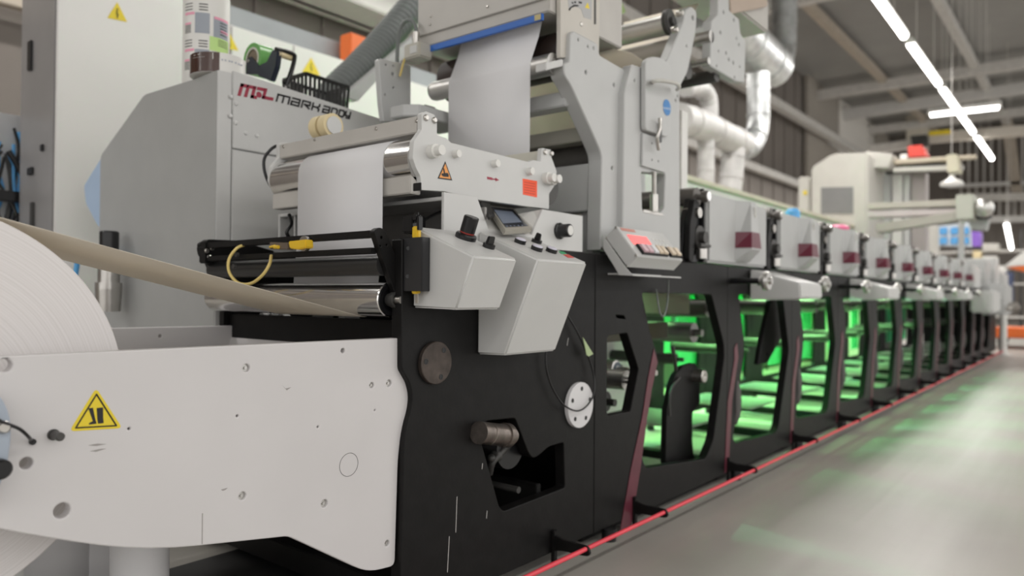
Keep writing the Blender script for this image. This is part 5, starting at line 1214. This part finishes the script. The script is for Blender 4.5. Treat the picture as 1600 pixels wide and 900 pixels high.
fbeam([(1418, 228), (1440, 226), (1448, 244), (1420, 246)], 12.9, .4, 'red_motor', RED, fm)
fbeam([(1406, 241), (1417, 240), (1417, 250), (1406, 251)], 12.8, .15, 'white_cap', WPLAS, fm)
sw = thing('swing_arm_machine', (11, .8, 0), 'cream boxed swing arm with thick tubes reaching right over the far heads', 'swing arm')
fbeam([(1355, 318), (1495, 311), (1495, 322), (1355, 327)], 11.0, .2, 'tube', mat('arm_tube', (.52, .49, .43), .45), sw)
fbeam([(1355, 330), (1495, 326), (1495, 335), (1355, 340)], 11.0, .2, 'tube', mat('arm_tube_pale', (.58, .53, .52), .45), sw)
fbeam([(1366, 350), (1493, 331), (1494, 344), (1370, 364)], 10.9, .2, 'tube', mat('arm_tube_dull', (.44, .42, .37), .45), sw)
fbeam([(1493, 304), (1521, 303), (1521, 341), (1493, 343)], 10.9, .5, 'end_box', mat('pale_green_grey', (.54, .55, .48), .45), sw)
fbeam([(1521, 325), (1545, 322), (1548, 340), (1521, 342)], 11.1, .2, 'bracket', DARK, sw)
c_ = P(1537, 325, X=11.0); MB().ball(c_, .12).build('ball_joint', SATIN, sw)
fbeam([(1510, 340), (1545, 342), (1541, 360), (1518, 358)], 11.3, .2, 'lower_bracket', GREY, sw)
pp = facex([(1497, 343), (1504, 343), (1504, 480), (1497, 480)], 12.2); MB().prism([pp[0], pp[1], (12.2, pp[1][1], 1.5), (12.2, pp[0][1], 1.5)], (.2, 0, 0), .01).build('post', GREY, sw)
cr_ = thing('crane_beam', (22, 1, 4.5), 'long cream crane beam with a yellow label crossing under the roof lights', 'crane beam')
fbeam([(1355, 227), (1450, 214), (1450, 226), (1355, 240)], 21.8, .3, 'beam', BEAM, cr_)
fbeam([(1450, 207), (1640, 192), (1640, 207), (1450, 222)], 21.5, .3, 'beam', mat('cream_crane', (.55, .51, .45), .5), cr_)
fbeam([(1451, 205), (1485, 202), (1485, 209), (1451, 212)], 21.45, .04, 'yellow_label', YEL, cr_)
fbeam([(1422, 212), (1448, 210), (1450, 226), (1426, 228)], 21.3, .3, 'hoist_motor', DARK, cr_)
hl = thing('hanging_lamp', P(1487, 290, X=14), 'small white shade lamp hanging on a wire under the cream arms', 'lamp')
q = P(1487, 274, X=14.1); MB().lathe(q, q-Vector((0, 0, 1)), [(0, 0), (0, .03), (.05, .05), (.12, .17), (.17, .17), (.15, .0)], 24).build('shade', WPLAS, hl)
MB().cyl(q, (q.x, q.y, 7.99), .006, n=6).build('wire', BEAM, hl)
fbl = thing('sheet_rack', (16, 1, 0), 'rack holding a blue and white checked sheet beyond the swing arm', 'rack')
fbeam([(1466, 353), (1516, 347), (1518, 386), (1466, 384)], 15.5, .1, 'checked_sheet', mat('sheet_white', (.6, .66, .72), .6), fbl)
for i in range(3):
    for j in range(2): fbeam([(1468+i*17, 356+j*15), (1480+i*17, 355+j*15), (1480+i*17, 366+j*15), (1468+i*17, 367+j*15)], 15.47, .02, 'blue_square', SKYB, fbl)
pp = facex([(1440, 350), (1466, 352), (1466, 480), (1440, 480)], 15.6); MB().prism([pp[0], pp[1], (15.6, pp[1][1], 1.71), (15.6, pp[0][1], 1.71)], (.2, 0, 0), .01).build('pale_panel', MACHC, fbl)
pp = facex([(1498, 384), (1505, 384), (1505, 480), (1498, 480)], 18); MB().prism([pp[0], pp[1], (18, pp[1][1], .02), (18, pp[0][1], .02)], (.2, 0, 0), .01).build('post', GREY, fbl)
# things on the heads
q = P(1250, 322, Y=.05); tag(MB().lathe((q.x, .1, 1.537), (q.x, .1, 1.7), [(0, 0), (0, .05), (.06, .05), (.085, .03), (.085, 0)], 20).build('blue_cap', SKYB), 'small bright blue cap on top of the second print head', 'cap')
q = P(1320, 350, Y=.05); tag(MB().lathe((q.x, .1, 1.537), (q.x, .1, 1.7), [(0, 0), (0, .08), (.04, .085), (.06, .05), (.06, 0)], 20).build('pink_cap', PINK), 'small pink cap lying on top of the third print head', 'cap')
# delivery end of the press: closed grey housings, stanchion, pallet
e0 = thing('delivery_unit', (14, .5, 0), 'grey delivery end of the press beyond the last banded head, boxy housings', 'delivery unit')
for i, (xa, xb, y0_, zt) in enumerate(((13.05, 13.8, -.05, 1.52), (13.95, 14.6, -.1, 1.62), (14.7, 15.3, -.15, 1.7))):
    MB().box(xa, y0_, TOP+.002, xb, .9, zt, .02).build('housing', (LGREY, GREY, LGREY)[i], e0)
MB().box(12.9, -.30, .80, 13.9, -.01, 1.14, .03).build('side_housing', LGREY, e0)
MB().box(14.0, -.35, .75, 15.2, -.01, 1.25, .03).build('side_housing', GREY, e0)
for i in range(5): MB().cyl((14.1+i*.3, -.36, .86+.05*(i % 2)), (14.1+i*.3, -.45, .86+.05*(i % 2)), .04, n=14).build('handwheel', STEEL, e0)
MB().box(15.46, .0, .05, 16.4, 1.05, 1.0, .02).build('base', BLACK, e0); MB().box(15.46, -.2, 1.002, 16.3, .9, 1.5, .04).build('housing', LGREY, e0)
st_ = thing('stanchion', (15.95, -.15, 0), 'white post at the far end of the press where the red cord is tied', 'stanchion')
MB().lathe((15.95, -.15, 0), (15.95, -.15, 1), [(0, 0), (0, .12), (.02, .12), (.03, .06), (.75, .06), (.76, 0)], 20).build('post', WPLAS, st_)
pl_ = thing('orange_pallet_truck', (18, -.3, 0), 'orange low truck on the floor beyond the press end', 'pallet truck')
MB().box(18, -.65, .22, 19.5, .25, .42, .03).build('platform', ORANGE, pl_)
each('wheel', BLK, pl_, [lambda b_, x=x, y=y: b_.cyl((x, y-.03, .11), (x, y+.03, .11), .11, n=20) for x in (18.2, 19.3) for y in (-.5, .1)])
each('wheel_strut', DARK, pl_, [lambda b_, x=x, y=y: b_.box(x-.03, y-.05, .1, x+.03, y+.05, .23, .004) for x in (18.2, 19.3) for y in (-.5, .1)])
wt = thing('work_table', (17, -.9, 0), 'white machine hood with orange lower edge at the right picture edge', 'machine')
pp = facex([(1566, 418), (1600, 392), (1660, 372), (1660, 412), (1600, 415)], 17.0); MB().prism(pp, (1.2, 0, 0), .02).build('hood', WPLAS, wt)
pp = facex([(1571, 417), (1600, 414), (1660, 411), (1660, 424), (1600, 424), (1580, 420)], 17.02); MB().prism(pp, (1.1, 0, 0), .01).build('orange_edge', ORANGE, wt)
q = P(1640, 420, X=17.5); MB().box(17.4, q.y-.1, 0, 17.6, q.y+.1, q.z+.1, .01).build('pedestal', GREY, wt)
bs_ = thing('storage_shelf', (24, 2, 0), 'far shelf with violet, cream and dark crates past the press end', 'shelf')
for i, (x0_, x1_, y0_, y1_, m_) in enumerate(((1517, 1532, 362, 385, VIOLET), (1535, 1560, 380, 392, MACHC), (1535, 1558, 400, 412, WPLAS), (1520, 1533, 392, 425, CREAM), (1510, 1520, 400, 440, DARK), (1545, 1572, 415, 428, WPLAS), (1568, 1582, 425, 470, mat('far_blue', (.06, .08, .16), .5)))):
    fbeam([(x0_, y0_), (x1_, y0_), (x1_, y1_), (x0_, y1_)], 24, .5, 'crate', m_, bs_)
for y in (.15, 1.6, 2.8):
    MB().box(24.1, y, 0, 24.2, y+.08, 2.9, .01).build('upright', DARK, bs_)
for z in (.5, 1.4, 2.3): MB().box(24.05, .1, z, 24.7, 2.9, z+.05, .01).build('shelf_board', BEAM, bs_)
